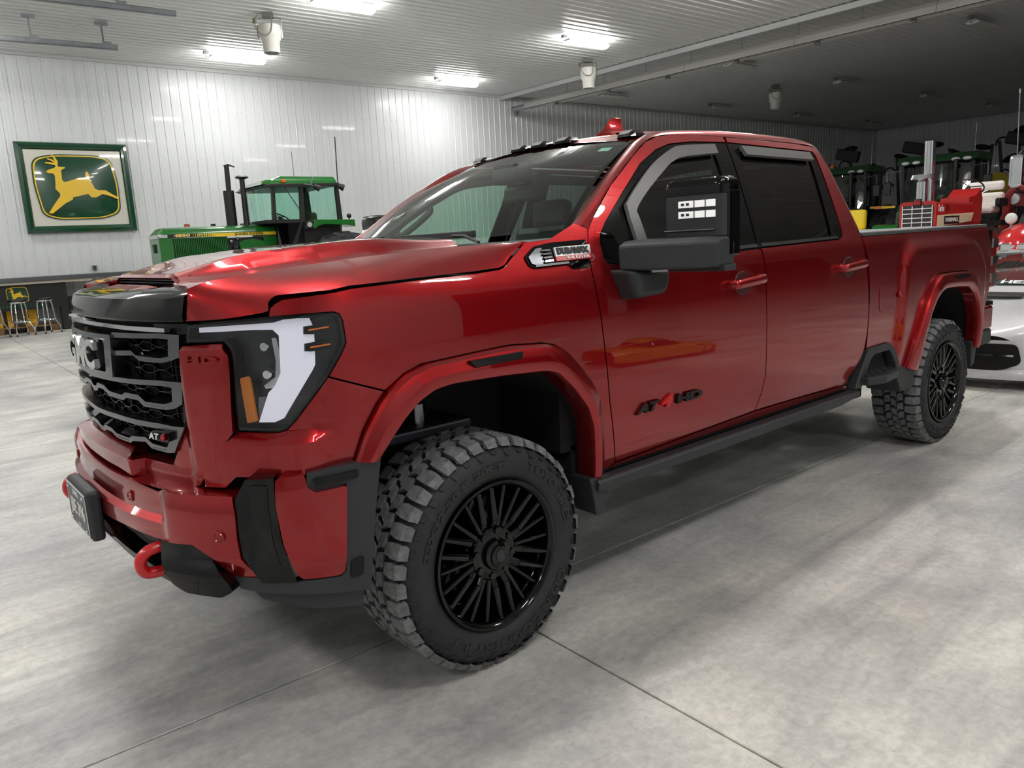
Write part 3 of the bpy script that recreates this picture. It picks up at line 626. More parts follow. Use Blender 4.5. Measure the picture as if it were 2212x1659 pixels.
skin('rain_visor', [(3.652, 1.97), (4.322, 1.957), (4.325, 1.914), (3.668, 1.924)], body, GREYV, truck, off=.02, thick=.018)
skin('belt_moulding', [(3.525, 1.468), (4.30, 1.479), (4.30, 1.492), (3.525, 1.484)], body, SATINC, truck, off=.004, thick=.006)
skin('belt_moulding', [(2.5, 1.447), (3.485, 1.468), (3.485, 1.483), (2.5, 1.462)], body, SATINC, truck, off=.004, thick=.006)
# sill, bed
skin('rocker_panel', inset([(2.36, .57), (4.45, .583), (4.468, .62), (4.0, .636), (3.482, .643), (3.0, .63), (2.606, .616), (2.429, .612)], GAP*.7), body, RED, truck, thick=.05)
ro = X(ROUT)
bed = [(4.59, 1.474), (4.62, 1.359), (4.636, 1.155), (4.648, .819), (4.66, .80), (4.927, .815), (4.994, .788), (5.06, .691), (5.09, .627)]+ro+[(6.46, .66), (6.54, .80), (6.59, 1.0), (6.60, 1.3), (6.603, 1.45), (6.575, 1.488), (5.453, 1.482), (4.60, 1.48)]
skin('bed_side', inset(bed, GAP), bedskin, RED, truck, step=.03)
# flares: raised lips swept round the wheel openings
def resample(P, n):
    P = np.array(P); l = np.concatenate([[0], np.cumsum(np.linalg.norm(np.diff(P, axis=0), axis=1))]); t = np.linspace(0, l[-1], n); return list(zip(np.interp(t, l, P[:, 0]), np.interp(t, l, P[:, 1])))
def flare(out, inn, surf, n=64):
    A = resample(X(out), n); B = resample(X(inn), n); pr = [(0, -.004), (.02, .022), (.12, .034), (.5, .05), (.75, .05), (.93, .044), (1., .03), (1.02, -.01), (1.03, -.05)]
    g = G()
    def fn(u, v):
        i = int(round(u*(n-1))); t, o = pr[int(round(v*(len(pr)-1)))]; s = A[i][0]+(B[i][0]-A[i][0])*t; z = A[i][1]+(B[i][1]-A[i][1])*t
        b = Vector(surf(s, z)); q = Vector(surf(s, z+.002))-Vector(surf(s, z-.002)); p = Vector(surf(s+.002, z))-Vector(surf(s-.002, z)); return tuple(b+p.cross(q).normalized()*o)
    g.grid(fn, n-1, len(pr)-1); return g
for o_, i_, sf in ((FOUT, FIN, body), (ROUT, RIN, bedskin)):
    g = flare(o_, i_, sf); g.build('wheel_flare', RED, truck, angle=24); g.mirror_y().build('wheel_flare', RED, truck, angle=24)
for pts, sf in ((([(1.627, 1.173), (1.862, 1.176), (1.856, 1.149), (1.649, 1.148)]), body), (([(5.712, 1.177), (5.941, 1.176), (5.93, 1.155), (5.745, 1.154)]), bedskin)):
    skin('marker_lamp', pts, lambda s, z, sf=sf: sf(s, z), GLOSSB, truck, off=.052, thick=.02)
# wheel wells
def well(x0, inn):
    g = G(); P = [(x, z) for x, z in resample(inn, 40)]; P = [(x0+(x-x0)*1.03+(0), z+.012) for x, z in P]
    g.grid(lambda u, v: (P[int(round(u*39))][0], -1.0+.52*v, P[int(round(u*39))][1]), 39, 1)
    n = len(P); g.add([(x, -.48, z) for x, z in P]+[(x, -.48, .45) for x, z in P], [(i, i+1, n+i+1, n+i) for i in range(n-1)])
    g.build('wheel_well', LINER, truck, smooth=True); g.mirror_y().build('wheel_well', LINER, truck)
well(.03, FIN); well(4.07, RIN)
def flap(pts, y0, y1):
    g = G().prism(pts, lambda a, b, d: (a, d, b), y0, y1); g.build('mud_flap', SATINB, truck, smooth=False, bevel=.008); g.mirror_y().build('mud_flap', SATINB, truck, smooth=False, bevel=.008)
flap([(.50, .60), (.625, .59), (.612, .5), (.57, .44), (.53, .435), (.52, .5)], -1.035, -.78)
flap([(3.37, .64), (3.59, .62), (3.57, .47), (3.39, .47), (3.33, .56)], -1.025, -.8); flap([(4.55, .66), (4.67, .66), (4.62, .48), (4.57, .46)], -1.03, -.82)
# ------------------------------------------------------------------ hood
CREST = spline([(-.875, -.703, 1.466), (-.80, -.71, 1.487), (-.585, -.735, 1.511), (-.40, -.775, 1.526), (-.35, -.79, 1.531), (-.07, -.855, 1.548), (.29, -.955, 1.556)], 8)
cx_ = [p[0] for p in CREST]; cy_ = [p[1] for p in CREST]; cz_ = [p[2] for p in CREST]
def crest_z(x): return float(np.interp(x, [-1.0]+cx_, [1.43]+cz_))
def crest_y(x): return float(np.interp(x, cx_, cy_))
def hood_z(x, y):
    a = abs(y); z = crest_z(x); yc = abs(crest_y(x))
    dip = -.012*math.sin(PI*max(0, min(1, (a-.36)/(max(.05, yc-.36)))))*sstep((x+.85)/.2)
    w = .34+.07*sstep((x+.7)/.9); b = (.022+.03*sstep((x+.80)/.28))*sstep((w+.075-a)/.075)*sstep((x+.815)/.02)*(1-.45*sstep((x+.1)/.4))
    f = .0
    return z+dip+b+f
def hoodsurf(a, b): return (a, b, hood_z(a, b))
FRX = -.80
def front_x(y, off): 
    s = float(np.interp(-abs(y), CV[len(CV)//2:_side, 1][::-1], SL[len(SL)//2:_side][::-1])); p = body(s, 1.4, off); return p[0]
hl_front = [(-.875+.012, -.70)]+[(front_x(y, -.135), -y) for y in (.66, .6, .5)]+[(-.86, -.42), (-.735, -.40)]
hl_front = [(-.862, -.698), (-.85, -.64), (-.845, -.55), (-.835, -.46), (-.795, -.41), (-.795, -.2), (-.795, 0)]
hoodL = [(x, y) for x, y, z in CREST[1:]]+[(.315, -.7), (.335, -.35), (.34, 0)]
half = hl_front[::-1]+hoodL
poly = [(x, y) for x, y in half]+[(x, -y) for x, y in half[::-1] if abs(y) > 1e-6]
ho = skin('hood', poly, hoodsurf, RED, truck, both=False, step=.028, thick=.02)[0]
# hood side: from the crest down to the shut line
def hood_side():
    SB = resample(spline([(.712, 1.371), (.85, 1.376), (.99, 1.392), (1.1, 1.418), (1.257, 1.441), (1.48, 1.451), (1.734, 1.457), (1.84, 1.466), (1.893, 1.488), (1.997, 1.554)], 6), 150); cs = [p[0] for p in HOODCUT]; cz = [p[1] for p in HOODCUT]
    g = G(); n = Vector((-.1, -.8, .5)).normalized()
    def fn(u, v):
        i = int(round(u*149)); s, zs = SB[i]; b = Vector(body(s, zs)); xq = min(.29, max(-.875, b.x+.012)); t = Vector((xq, crest_y(xq), crest_z(xq)))
        zc = zs if s < .985 else max(zs, float(np.interp(s, cs, cz))+.004); vm = min(1., max(.0, (t.z-zc)/max(1e-3, t.z-zs)))
        k = min(1., v/.9)*vm; p = t.lerp(b, k)+n*(.016*math.sin(PI*k))
        if v > .95: p += Vector((.004, .03, -.004))
        return tuple(p)
    g.grid(fn, 149, 20); return g
def resample3(P, n):
    P = np.array(P); l = np.concatenate([[0], np.cumsum(np.linalg.norm(np.diff(P, axis=0), axis=1))]); t = np.linspace(0, l[-1], n); return [tuple(float(np.interp(q, l, P[:, k])) for k in range(3)) for q in t]
g = hood_side(); g.build('hood_flank', RED, truck, angle=40); g.mirror_y().build('hood_flank', RED, truck, angle=40)
# gloss black cap across the nose of the hood
def cap():
    g = G(); n = 64
    def row(u, v):
        s = -.712+1.424*u; a = abs(s)
        rows = [(.0, 1.371, .004), (.0, 1.385, .006), (-.004, 1.42, .0), (-.008, 1.44, -.004), (-.03, 1.452, 0), (-.07, 1.462, 0), (-.11, 1.468, 0), (-.145, 1.472, 0)]
        o, z, e = rows[int(round(v*7))]
        if a > .6: z = z+(.0 if v < .3 else .004*sstep((a-.6)/.1))
        if v > .5 and a < .42: z -= .006
        p = body(s, 1.2, o+e-.0); return (p[0], p[1], z)
    g.grid(row, n, 7); return g
cap().build('hood_cap', GLOSSB, truck, angle=28)
g = G()
for sgn in (-1, 1):
    g.add([(-.985, sgn*.10, 1.392), (-.972, sgn*.30, 1.392), (-.955, sgn*.30, 1.44), (-.93, sgn*.17, 1.452), (-.965, sgn*.10, 1.45)], [(0, 1, 2, 3, 4)])
# raised red lip ahead of the scoop and the scoop itself
g = G(); P = [(-.33, 0), (-.28, .026), (-.2, .032), (.2, .032), (.28, .026), (.33, 0)]
g.prism([(a, b) for a, b in P], lambda y, h, d: (-.945+.115*d-(.02*(1-(y/.36)**2)), y*(1+.02*d), 1.438+.012*d+h*(.35+.4*d)), 0, 1); g.build('scoop_lip', RED, truck, smooth=False, bevel=.006)
g = G().b2((-.76, -.385, 1.44), (-.75, .385, 1.502)).b2((-.84, -.38, 1.44), (-.75, .38, 1.45)); g.build('scoop_mesh', DARK, truck, smooth=False)
for k in range(3): G().b2((-.80, -.375, 1.476+k*.010), (-.77, .375, 1.479+k*.010)).build('scoop_slat', SATINB, truck, smooth=False)
g = G()
def roofskin_scoop(u, v):
    y = -.42+.84*u; x = -.795-.012*v; z = hood_z(-.794, y)-.002-(.012*v); return (x, y, z)
g.grid(roofskin_scoop, 24, 2); g.build('scoop_brow', RED, truck)
# ------------------------------------------------------------------ cab top
OI = [((2.351, 1.594), (.575, -.892, 1.598)), ((2.42, 1.655), (.73, -.815, 1.69)), ((2.575, 1.772), (.92, -.757, 1.812)), ((2.792, 1.904), (1.10, -.706, 1.918)), ((2.913, 1.969), (1.24, -.668, 1.99)), ((3.021, 2.002), (1.40, -.655, 2.032)), ((3.2, 2.019), (1.6, -.655, 2.05)), ((3.60, 2.026), (2.0, -.655, 2.066)), ((4.243, 2.02), (2.5, -.655, 2.062)), ((4.425, 2.009), (2.70, -.655, 2.043)), ((4.465, 1.988), (2.80, -.665, 2.0)), ((4.492, 1.915), (2.855, -.715, 1.91)), ((4.519, 1.734), (2.875, -.80, 1.734)), ((4.551, 1.597), (2.89, -.86, 1.597)), ((4.567, 1.48), (2.9, -.92, 1.48)), ((4.60, 1.2), (2.91, -.94, 1.2))]
def cab_rail():
    Os = spline([p[0] for p in OI], 6); I = spline([p[1] for p in OI], 6); O = Os; n = len(O)
    g = G(); m = 9
    def fn(u, v):
        i = int(round(u*(n-1))); a = Vector(body(*O[i])); b = Vector(I[i]); up = Vector(body(O[i][0], O[i][1]+.02))-Vector(body(O[i][0], O[i][1])); c = (a+b)/2+Vector((-.01 if i < 40 else .01, -.022, .022)); return tuple((1-v)**2*a+2*v*(1-v)*c+v*v*b)
    g.grid(fn, n-1, m-1); return g
g = cab_rail(); g.build('roof_rail', RED, truck, angle=50); g.mirror_y().build('roof_rail', RED, truck, angle=50)
_rx = [1.24, 1.4, 1.6, 2.0, 2.5, 2.7, 2.8, 2.86]; _rz = [1.99, 2.032, 2.05, 2.066, 2.062, 2.043, 2.0, 1.92]
_rs = spline(list(zip(_rx, _rz)), 8)
def roof_z(x, y): return float(np.interp(x, [p[0] for p in _rs], [p[1] for p in _rs]))+.043*(1-(y/.66)**2)
g = G(); g.grid(lambda u, v: ((lambda y, x: (x, y, roof_z(x, y)))(-.655+1.31*v, (1.24-.035*(1-(( -1+2*v)**2)))*(1-u)+2.86*u)), 48, 28); g.build('roof', RED, truck, angle=50)
g = G()
for y in (-.38, .38): g.grid(lambda u, v, y=y: (1.45+1.2*u, y-.02+.04*v, roof_z(1.45+1.2*u, y)+(.008 if .2 < v < .8 else -.002)), 20, 3)
g.build('roof_bead', RED, truck)
# back of cab
G().grid(lambda u, v: (2.86+.04*v, (-.70-.22*v)*(1-2*u), 1.93-.75*v), 8, 6).build('cab_back', RED, truck)
# windscreen
def wsfn(u, v):
    t = -1+2*u; b = Vector((.37+.215*t*t, .885*t, 1.572+.026*t*t)); q = Vector((1.213+.027*t*t, .668*t, 2.026-.036*t*t)); p = b.lerp(q, v); return tuple(p+Vector((-.45, 0, .6))*.045*math.sin(PI*v))
G().grid(wsfn, 28, 14).build('windscreen', WSHIELD, truck, angle=80)
g = G()
for sgn in (-1, 1): g.grid(lambda u, v: tuple(Vector(wsfn(.5+sgn*(.5-.014*v)*1., u))+Vector((-.002, 0, .004))), 14, 1)
g.grid(lambda u, v: tuple(Vector(wsfn(u, .955+.04*v))+Vector((.0, 0, -.004))), 28, 1); g.build('windscreen_seal', GLOSSB, truck)
g = G(); g.grid(lambda u, v: (lambda t: (.20+.03*t*t+v*(.17+.19*t*t), .9*t, 1.535+.02*v+.012*t*t))(-1+2*u), 20, 4); g.build('cowl', SATINB, truck)
# inspection sticker, camera pod
g = G(); 
def sticker(u, v): return tuple(Vector(wsfn(.068+.045*u, .86+.055*v))+Vector((.004, 0, -.004)))
g.grid(sticker, 2, 2); g.build('sticker', mat('mint_sticker', (176, 226, 208), rough=.5), truck)
# wipers
for y0, y1, x0 in ((-.55, .08, .40), (.1, .62, .34)):
    p0 = Vector((x0+.0, y0, 1.575)); g = G().tube([(x0-.06, y0-.05, 1.562), (x0-.02, y0+.1, 1.592), (x0+.02, y0+.3, 1.6)], [.006, .009, .008], 8); g.build('wiper_arm', SATINB, truck)
    G().box((x0+.015, (y0+y1)/2+.05, 1.598), (.02, y1-y0, .03), rz=-.06).build('wiper_blade', SATINB, truck, smooth=False, bevel=.004)
# ------------------------------------------------------------------ dark core so that no light leaks through the shell
core = G().b2((-.78, -.55, .62), (.45, .55, 1.33)).b2((.5, -.93, .6), (2.86, .93, .72)).b2((2.88, -.9, .78), (3.45, .9, 1.4)).b2((3.4, -.52, .8), (4.65, .52, 1.4)).b2((4.65, -.93, .75), (4.84, .93, 1.45)).b2((-.9, -.6, 1.0), (-.75, .6, 1.3))
core.b2((.44, -.93, .7), (.56, .93, 1.42)).b2((-.6, -.93, 1.25), (-.4, .93, 1.36)); core.b2((2.84, -.9, .7), (2.88, .9, 1.5))
core.build('inner_shell', DARK, truck, smooth=False)
for y in (-.42, .42): G().b2((-.85, y-.045, .5), (4.8, y+.045, .68)).build('frame_rail', DARK, truck, smooth=False)
g = G().cyl((0, -.8, .437), (0, .8, .437), .05, n=14).cyl((0, -.12, .437), (0, .12, .437), .12, n=16); g.build('axle', DARK, truck)
g = G().cyl((4.036, -.8, .437), (4.036, .8, .437), .06, n=14).sphere((4.036, 0, .437), .19); g.build('axle', DARK, truck)
# suspension bits glimpsed above the front tyre
g = G().b2((-.30, -.80, .86), (.1, -.55, .9)).b2((-.34, -.82, .93), (-.3, -.6, 1.0)); g.build('control_arm', mat('dark_blue_grey_metal', (52, 54, 60), rough=.4, metal=.6), truck, smooth=False, bevel=.01)
g = G().cyl((-.1, -.72, .88), (-.1, -.72, .98), .035, n=16); g.build('ball_joint', SATINC, truck)
for x, z in ((-.2, 1.0), (-.05, 1.01)): G().cyl((x, -.7, z), (x, -.7, z+.03), .014, n=6).build('bolt', SATINC, truck)
# ------------------------------------------------------------------ tonneau cover and bed rail caps
ALU = mat('satin_aluminium_slat', (206, 207, 210), rough=.28, metal=.35)
for k in range(16):
    x0 = 2.93+k*.119; G().b2((x0, -.875, 1.492), (x0+.116, .875, 1.5)).build('cover_slat', ALU, truck, smooth=False, bevel=.002)
for sgn in (-1, 1): G().b2((2.88, sgn*.885, 1.478), (4.86, sgn*.985, 1.502)).build('rail_cap', mat('dark_grey_cap', (70, 72, 76), rough=.4), truck, smooth=False, bevel=.01)
G().b2((2.88, -.9, 1.49), (2.925, .9, 1.52)).build('cover_canister', SATINB, truck, smooth=False, bevel=.01)
# tailgate, tail lamps, rear bumper
G().b2((4.9, -.86, .72), (5.0, .86, 1.49)).build('tailgate', RED, truck, smooth=False, bevel=.02)
for sgn in (-1, 1):
    g = G().b2((4.865, sgn*.88, 1.02), (5.03, sgn*1.005, 1.44)); o = g.build('tail_lamp', mat('tail_lamp_red', (120, 14, 16), rough=.1, coat=1.), truck, smooth=False, bevel=.012)
    for z in (1.06, 1.19, 1.32): G().b2((5.025, sgn*.89, z), (5.04, sgn*1.0, z+.07)).b2((4.93, sgn*1.002, z), (5.03, sgn*1.012, z+.07)).build('reflector', CHROME, o, smooth=False)
    G().b2((4.86, sgn*.87, 1.0), (4.885, sgn*1.012, 1.46)).build('lamp_bezel', GLOSSB, truck, smooth=False)
g = G(); bp = [(4.93, -.88), (5.12, -.86), (5.16, -.6), (5.16, .6), (5.12, .86), (4.93, .88)]
for nm, z0, z1, m in (('bumper', .70, .88, RED), ('bumper_base', .58, .70, SATINB)):
    G().prism([(4.75, -.99), (5.03, -1.0), (5.2, -.92), (5.28, -.6), (5.28, .6), (5.2, .92), (5.03, 1.0), (4.75, .99)], lambda a, b, d: (a, b, d), z0, z1).build(nm, m, truck, smooth=False, bevel=.02)
G().prism([(5.1, -.95), (5.38, -.86), (5.4, -.6), (5.1, -.6)], lambda a, b, d: (a, b, d), .70, .745).build('corner_step', SATINB, truck, smooth=False, bevel=.01)
G().prism([(5.03, -1.0), (5.2, -.92), (5.22, -.7), (5.05, -.7)], lambda a, b, d: (a, b, d), .88, .91).build('step_pad', SATINB, truck, smooth=False)
# fuel door, lock bump
skin('fuel_door', rounded([(4.757, 1.19), (4.985, 1.19), (4.995, 1.02), (4.77, 1.015)], .05, 6), bedskin, RED, truck, off=.003, thick=.005, both=False)
G().sphere((3.29, -1.035, 1.11), .02, sc=(1, .7, 1)).build('lock_knob', RED, truck)
# ------------------------------------------------------------------ grille
GC = mat('grille_gunmetal', (122, 124, 128), rough=.24, metal=1.)
GD = mat('grille_dark_chrome', (92, 94, 98), rough=.22, metal=1.)
skin('grille_back', symm([(0, .88), (.56, .88), (.70, 1.04), (.716, 1.20), (.716, 1.368), (0, 1.368)]), lambda s, z: body(s, z, -.075), DARK, truck, both=False, step=.06, thick=0)
# gloss black side cheeks between the bars and the red surround
skin('grille_cheek', [(.56, .905), (.60, .93), (.64, 1.04), (.66, 1.19), (.66, 1.345), (.55, 1.35), (.55, 1.362), (.71, 1.362), (.71, 1.30), (.69, 1.298), (.68, 1.118), (.672, 1.041), (.572, .905)][::1], lambda s, z: body(s, z, -.012), GLOSSB, truck, step=.03, thick=.03)
def grille_bar(name, pts, w, dep, m, off, parent=truck, both=True):
    """bar along a polyline on the front skin: pts (s, z), w height, dep depth"""
    P = resample(pts, max(8, int(sum(math.hypot(pts[i+1][0]-pts[i][0], pts[i+1][1]-pts[i][1]) for i in range(len(pts)-1))/.02)))
    n = len(P); g = G(); prof = [(-w/2, 0.), (-w/2, -dep), (w/2, -dep), (w/2, 0.), (w*.25, .006), (-w*.25, .006)]; rows = []
    for i, (s, z) in enumerate(P):
        a = P[max(0, i-1)]; b = P[min(n-1, i+1)]; t = Vector((b[0]-a[0], b[1]-a[1])).normalized(); nn = Vector((-t.y, t.x))
        rows.append([body(s+nn.x*p, z+nn.y*p, off+d) for p, d in prof])
    v = [q for r in rows for q in r]; k = len(prof); f = []
    for i in range(n-1): f += [(i*k+j, i*k+(j+1) % k, (i+1)*k+(j+1) % k, (i+1)*k+j) for j in range(k)]
    f += [tuple(range(k))[::-1], tuple(range((n-1)*k, n*k))]; g.add(v, f); o = g.build(name, m, parent, angle=30)
    if both: g.mirror_y().build(name, m, parent, angle=30)
    return o
def frame_plate(name, poly, m, off, thick, both=True, step=.02):
    return skin(name, poly, lambda s, z: body(s, z, off), m, truck, both=both, step=step, thick=thick)
# three stacked bracket bars, each with a toothed lower rail
frame_plate('chrome_strip', symm([(0, 1.347), (.3, 1.347), (.6, 1.341), (.645, 1.34), (.645, 1.352), (.6, 1.355), (.3, 1.36), (0, 1.361)]), CHROME, .022, .03, both=False)
U = 1.
f1 = [(.30, 1.330), (.613, 1.336), (.655, 1.333), (.692, 1.331), (.684, 1.262), (.65, 1.251), (.605, 1.243), (.488, 1.245), (.452, 1.261), (.30, 1.252), (.30, 1.268), (.44, 1.276), (.47, 1.262), (.60, 1.258), (.640, 1.264), (.646, 1.318), (.60, 1.320), (.30, 1.313)]
frame_plate('grille_bar', f1, GC, .012, .05)
def teeth(zt, zb, h, x0, x1, per, ph):
    out = []; x = x0
    return out
f2 = [(0, 1.168), (.25, 1.176), (.589, 1.187), (.637, 1.185), (.684, 1.184), (.674, 1.115), (.642, 1.100), (.602, 1.093), (.480, 1.095), (.446, 1.113), (.362, 1.113), (.330, 1.101), (.196, 1.101), (.13, 1.117), (.06, 1.117), (.03, 1.101), (0, 1.101)]
f2h = [(0, 1.118), (.022, 1.118), (.05, 1.134), (.14, 1.134), (.2, 1.119), (.325, 1.119), (.356, 1.131), (.452, 1.131), (.49, 1.112), (.596, 1.111), (.633, 1.121), (.638, 1.166), (.589, 1.170), (.25, 1.160), (0, 1.152)]
frame_plate('grille_bar', symm(f2), GC, .012, .05, both=False) if False else None
for P, H in ((f2, f2h),): skin('grille_bar', symm(P), lambda s, z: body(s, z, .012), GC, truck, holes=[symm(H)], both=False, step=.02, thick=.05)
f3 = [(0, 1.034), (.257, 1.043), (.555, 1.045), (.626, 1.04), (.668, 1.040), (.606, .952), (.578, .948), (.482, .953), (.448, .972), (.352, .962), (.328, .951), (.19, .949), (.137, .962), (.066, .96), (.026, .948), (0, .948)]
f3h = [(0, .965), (.018, .965), (.058, .977), (.142, .978), (.196, .966), (.322, .968), (.35, .979), (.455, .989), (.49, .971), (.572, .966), (.615, 1.018), (.55, 1.027), (.257, 1.025), (0, 1.016)]
skin('grille_bar', symm(f3), lambda s, z: body(s, z, .012), GC, truck, holes=[symm(f3h)], both=False, step=.02, thick=.05)
# broad satin teeth under each rail
for z0, spans in ((1.262, [(.49, .60)]), (1.115, [(.49, .595), (.205, .325), (-.02, .02)]), (.972, [(.49, .57), (.2, .32), (-.016, .016)])):
    for a, b in spans:
        for sg in ((1, -1) if a > .05 else (1,)):
            g = G(); g.grid(lambda u, v: body(sg*(a+(b-a)*u), z0-.014+.03*v, .014-.05*v), 6, 3); g.build('grille_tooth', GD, truck)
# emblem frame and fine mesh
skin('emblem_frame', symm([(0, 1.318), (.30, 1.322), (.305, 1.30), (.29, 1.196), (.285, 1.176), (0, 1.168)]), lambda s, z: body(s, z, .02), GC, truck, holes=[symm([(0, 1.298), (.225, 1.302), (.235, 1.29), (.225, 1.198), (.215, 1.19), (0, 1.184)])], both=False, step=.02, thick=.06)
for k, z in enumerate([.985, 1.005, 1.062, 1.075, 1.142, 1.152, 1.212, 1.226, 1.285, 1.3]):
    for sgn in (1, -1):
        pts = []; s = .0 if z < 1.17 else .3; up = k % 2
        while s < .62 + (z-1.0)*.1:
            dz = .0 if up else -.012
            pts += [(s, z+dz), (s+.05, z+dz)]; s += .075; up = 1-up
        pts = [(min(p[0], .60 if z < 1.03 else .645), p[1]) for p in pts]
        if sgn > 0: grille_bar('mesh_wire', pts, .004, .006, GLOSSB, -.03)
for s in [.06, .17, .28, .39, .5, .6]:
    for z0, z1 in ((.95, 1.045), (1.045, 1.11), (1.11, 1.19)): grille_bar('mesh_wire', [(s, z0), (s-.006, z1)], .005, .01, GLOSSB, -.035)
for s in (.4, .5, .6): grille_bar('mesh_wire', [(s, 1.19), (s, 1.33)], .005, .01, GLOSSB, -.035)
def on_front(s0, z0, off): return lambda a, b, h: body(s0+a, z0+b, off+h)
text_obj('nameplate', 'GMC', mat('emblem_chrome', (240, 241, 243), rough=.14, metal=1.), truck, on_front(-.005, 1.244, .03), .135, .03, bold=.006, width=.40)
bd = skin('trim_badge', rounded([(.506, 1.005), (.536, 1.024), (.616, 1.021), (.61, .99), (.53, .994)], .008, 3), lambda s, z: body(s, z, .03), GLOSSB, truck, both=False, step=.02, thick=.03)[0]
text_obj('lettering', 'AT', mat('emblem_chrome', (235, 236, 238)), bd, on_front(.552, 1.008, .035), .028, .006, bold=.001, width=.05, shear=.3)
text_obj('lettering', '4', mat('badge_red', (196, 22, 30), rough=.3), bd, on_front(.595, 1.007, .036), .034, .006, bold=.001, shear=.3)
for txt, s0 in (('HD', .765),):
    text_obj('stamped_lettering', txt, RED, truck, lambda a, b, h: tuple(Vector(surround(.778+a, 1.256+b))+Vector((-.75, -.66, 0))*(h+.006)), .026, .006, bold=.0006, width=.115)
# ------------------------------------------------------------------ headlamps
DRL = mat('frosted_light_guide', (214, 214, 226), rough=.35, emit=((.9, .9, 1.), .18))
AMBER = mat('amber_reflector', (206, 118, 22), rough=.3, bump=(300, .6)); BUCKET = mat('lamp_bucket_smoke', (40, 41, 44), rough=.3)
hb = skin('headlamp', HEAD, lambda s, z: body(s, z, -.055), BUCKET, truck, step=.03, thick=0)
KT = lambda pts: pts
drl = [(.744, 1.349), (.85, 1.353), (1.0, 1.357), (1.04, 1.366), (1.112, 1.364), (1.120, 1.342), (1.09, 1.340), (1.088, 1.316), (1.122, 1.314), (1.121, 1.292), (1.088, 1.288), (1.086, 1.264), (1.119, 1.262), (1.116, 1.222), (1.105, 1.204), (1.002, 1.063), (.972, 1.052), (.92, 1.053), (.962, 1.145), (.985, 1.165), (1.007, 1.204), (1.013, 1.318), (.995, 1.336), (.93, 1.338), (.744, 1.334)]
for k, o in enumerate(hb):
    sgn = 1 if k == 0 else -1
    def part(name, poly, off, m, thick=.01, step=.03):
        V, F, _ = skin_geo(poly, lambda s, z: body(s, z, off), (), step, thick); v = [(p[0], p[1]*sgn, p[2]) for p in V]
        return mesh_obj(name, v, F if sgn > 0 else [q[::-1] for q in F], m, o)
    part('light_guide', drl, -.018, DRL)
    part('side_marker', [(.877, 1.192), (.902, 1.198), (.909, 1.19), (.917, 1.058), (.884, 1.052)], -.012, AMBER)
    for z0, z1 in ((1.341, 1.316), (1.289, 1.264)):
        part('turn_pod', rounded([(1.094, z0), (1.185, z0+.006), (1.185, z1+.004), (1.094, z1)], .012, 4), -.008, GLOSSB)
        part('turn_strip', [(1.106, (z0+z1)/2-.002), (1.168, (z0+z1)/2+.004), (1.168, (z0+z1)/2+.008), (1.106, (z0+z1)/2+.003)], -.004, mat('amber_strip', (226, 112, 20), rough=.4))
    for z in (1.285, 1.2): 
        for q in (0,): 
            p = Vector(body(.965, z, -.045)); g = G().cyl((p.x, p.y*sgn, p.z), (p.x-.02, (p.y-.015)*sgn, p.z), .017, .013, n=16); g.build('projector', CHROME, o)
    part('chrome_step', [(.95, 1.155), (1.0, 1.16), (1.01, 1.25), (1.0, 1.31), (.985, 1.31), (.992, 1.24), (.985, 1.19), (.945, 1.165)], -.03, CHROME)
    part('side_fin', [(.925, 1.13), (.955, 1.133), (.935, 1.07), (.915, 1.06)], -.025, SATINC)
    inner = inset(HEAD, .009)
    V, F, _ = skin_geo(HEAD, lambda s, z: body(s, z, .001), [inner], .03, .05); v = [(p[0], p[1]*sgn, p[2]) for p in V]; mesh_obj('lamp_rim', v, F if sgn > 0 else [q[::-1] for q in F], GLOSSB, o)
    V, F, _ = skin_geo(inset(HEAD, .004), lambda s, z: body(s, z, .003), (), .03, 0); v = [(p[0], p[1]*sgn, p[2]) for p in V]; mesh_obj('lens', v, F if sgn > 0 else [q[::-1] for q in F], CLEARG, o)
# ------------------------------------------------------------------ bumper
def bs(off=0., lean=.0):
    def fn(s, z):
        x, y, nx, ny = plan_at(s, BCV, BSL); d = off+lean*(z-.75); return (x+nx*d, y+ny*d, z)
    return fn
def bumpface(s, z):
    a = abs(s); x, y, nx, ny = plan_at(s, BCV, BSL); d = -.03*sstep((.66-z)/.12)-.02*sstep((z-.80)/.06)
    if a < .66: d += -.022*sstep((.64-a)/.03)*sstep((z-.735)/.02)*(1-sstep((z-.815)/.02)*.6)   # recessed centre band
    if .62 < a: d += .012*sstep((a-.64)/.04)
    return (x+nx*d, y+ny*d, z)
face = [(0, .846), (.2, .847), (.46, .846), (.603, .836), (.637, .850), (.70, .848), (.839, .85), (.922, .848), (.936, .843), (.933, .721), (.938, .655), (.985, .581), (.972, .592), (.898, .594), (.839, .655), (.773, .694), (.63, .685), (.377, .69), (.225, .684), (0, .684)]
face = [(0, .846), (.2, .847), (.46, .846), (.603, .836), (.637, .850), (.70, .848), (.839, .85), (.922, .848), (.934, .80), (.931, .721), (.936, .655), (.982, .586), (.898, .592), (.839, .655), (.773, .694), (.63, .685), (.377, .69), (.225, .684), (0, .684)]
skin('bumper', symm(face), bumpface, RED, truck, both=False, step=.018, thick=.06)
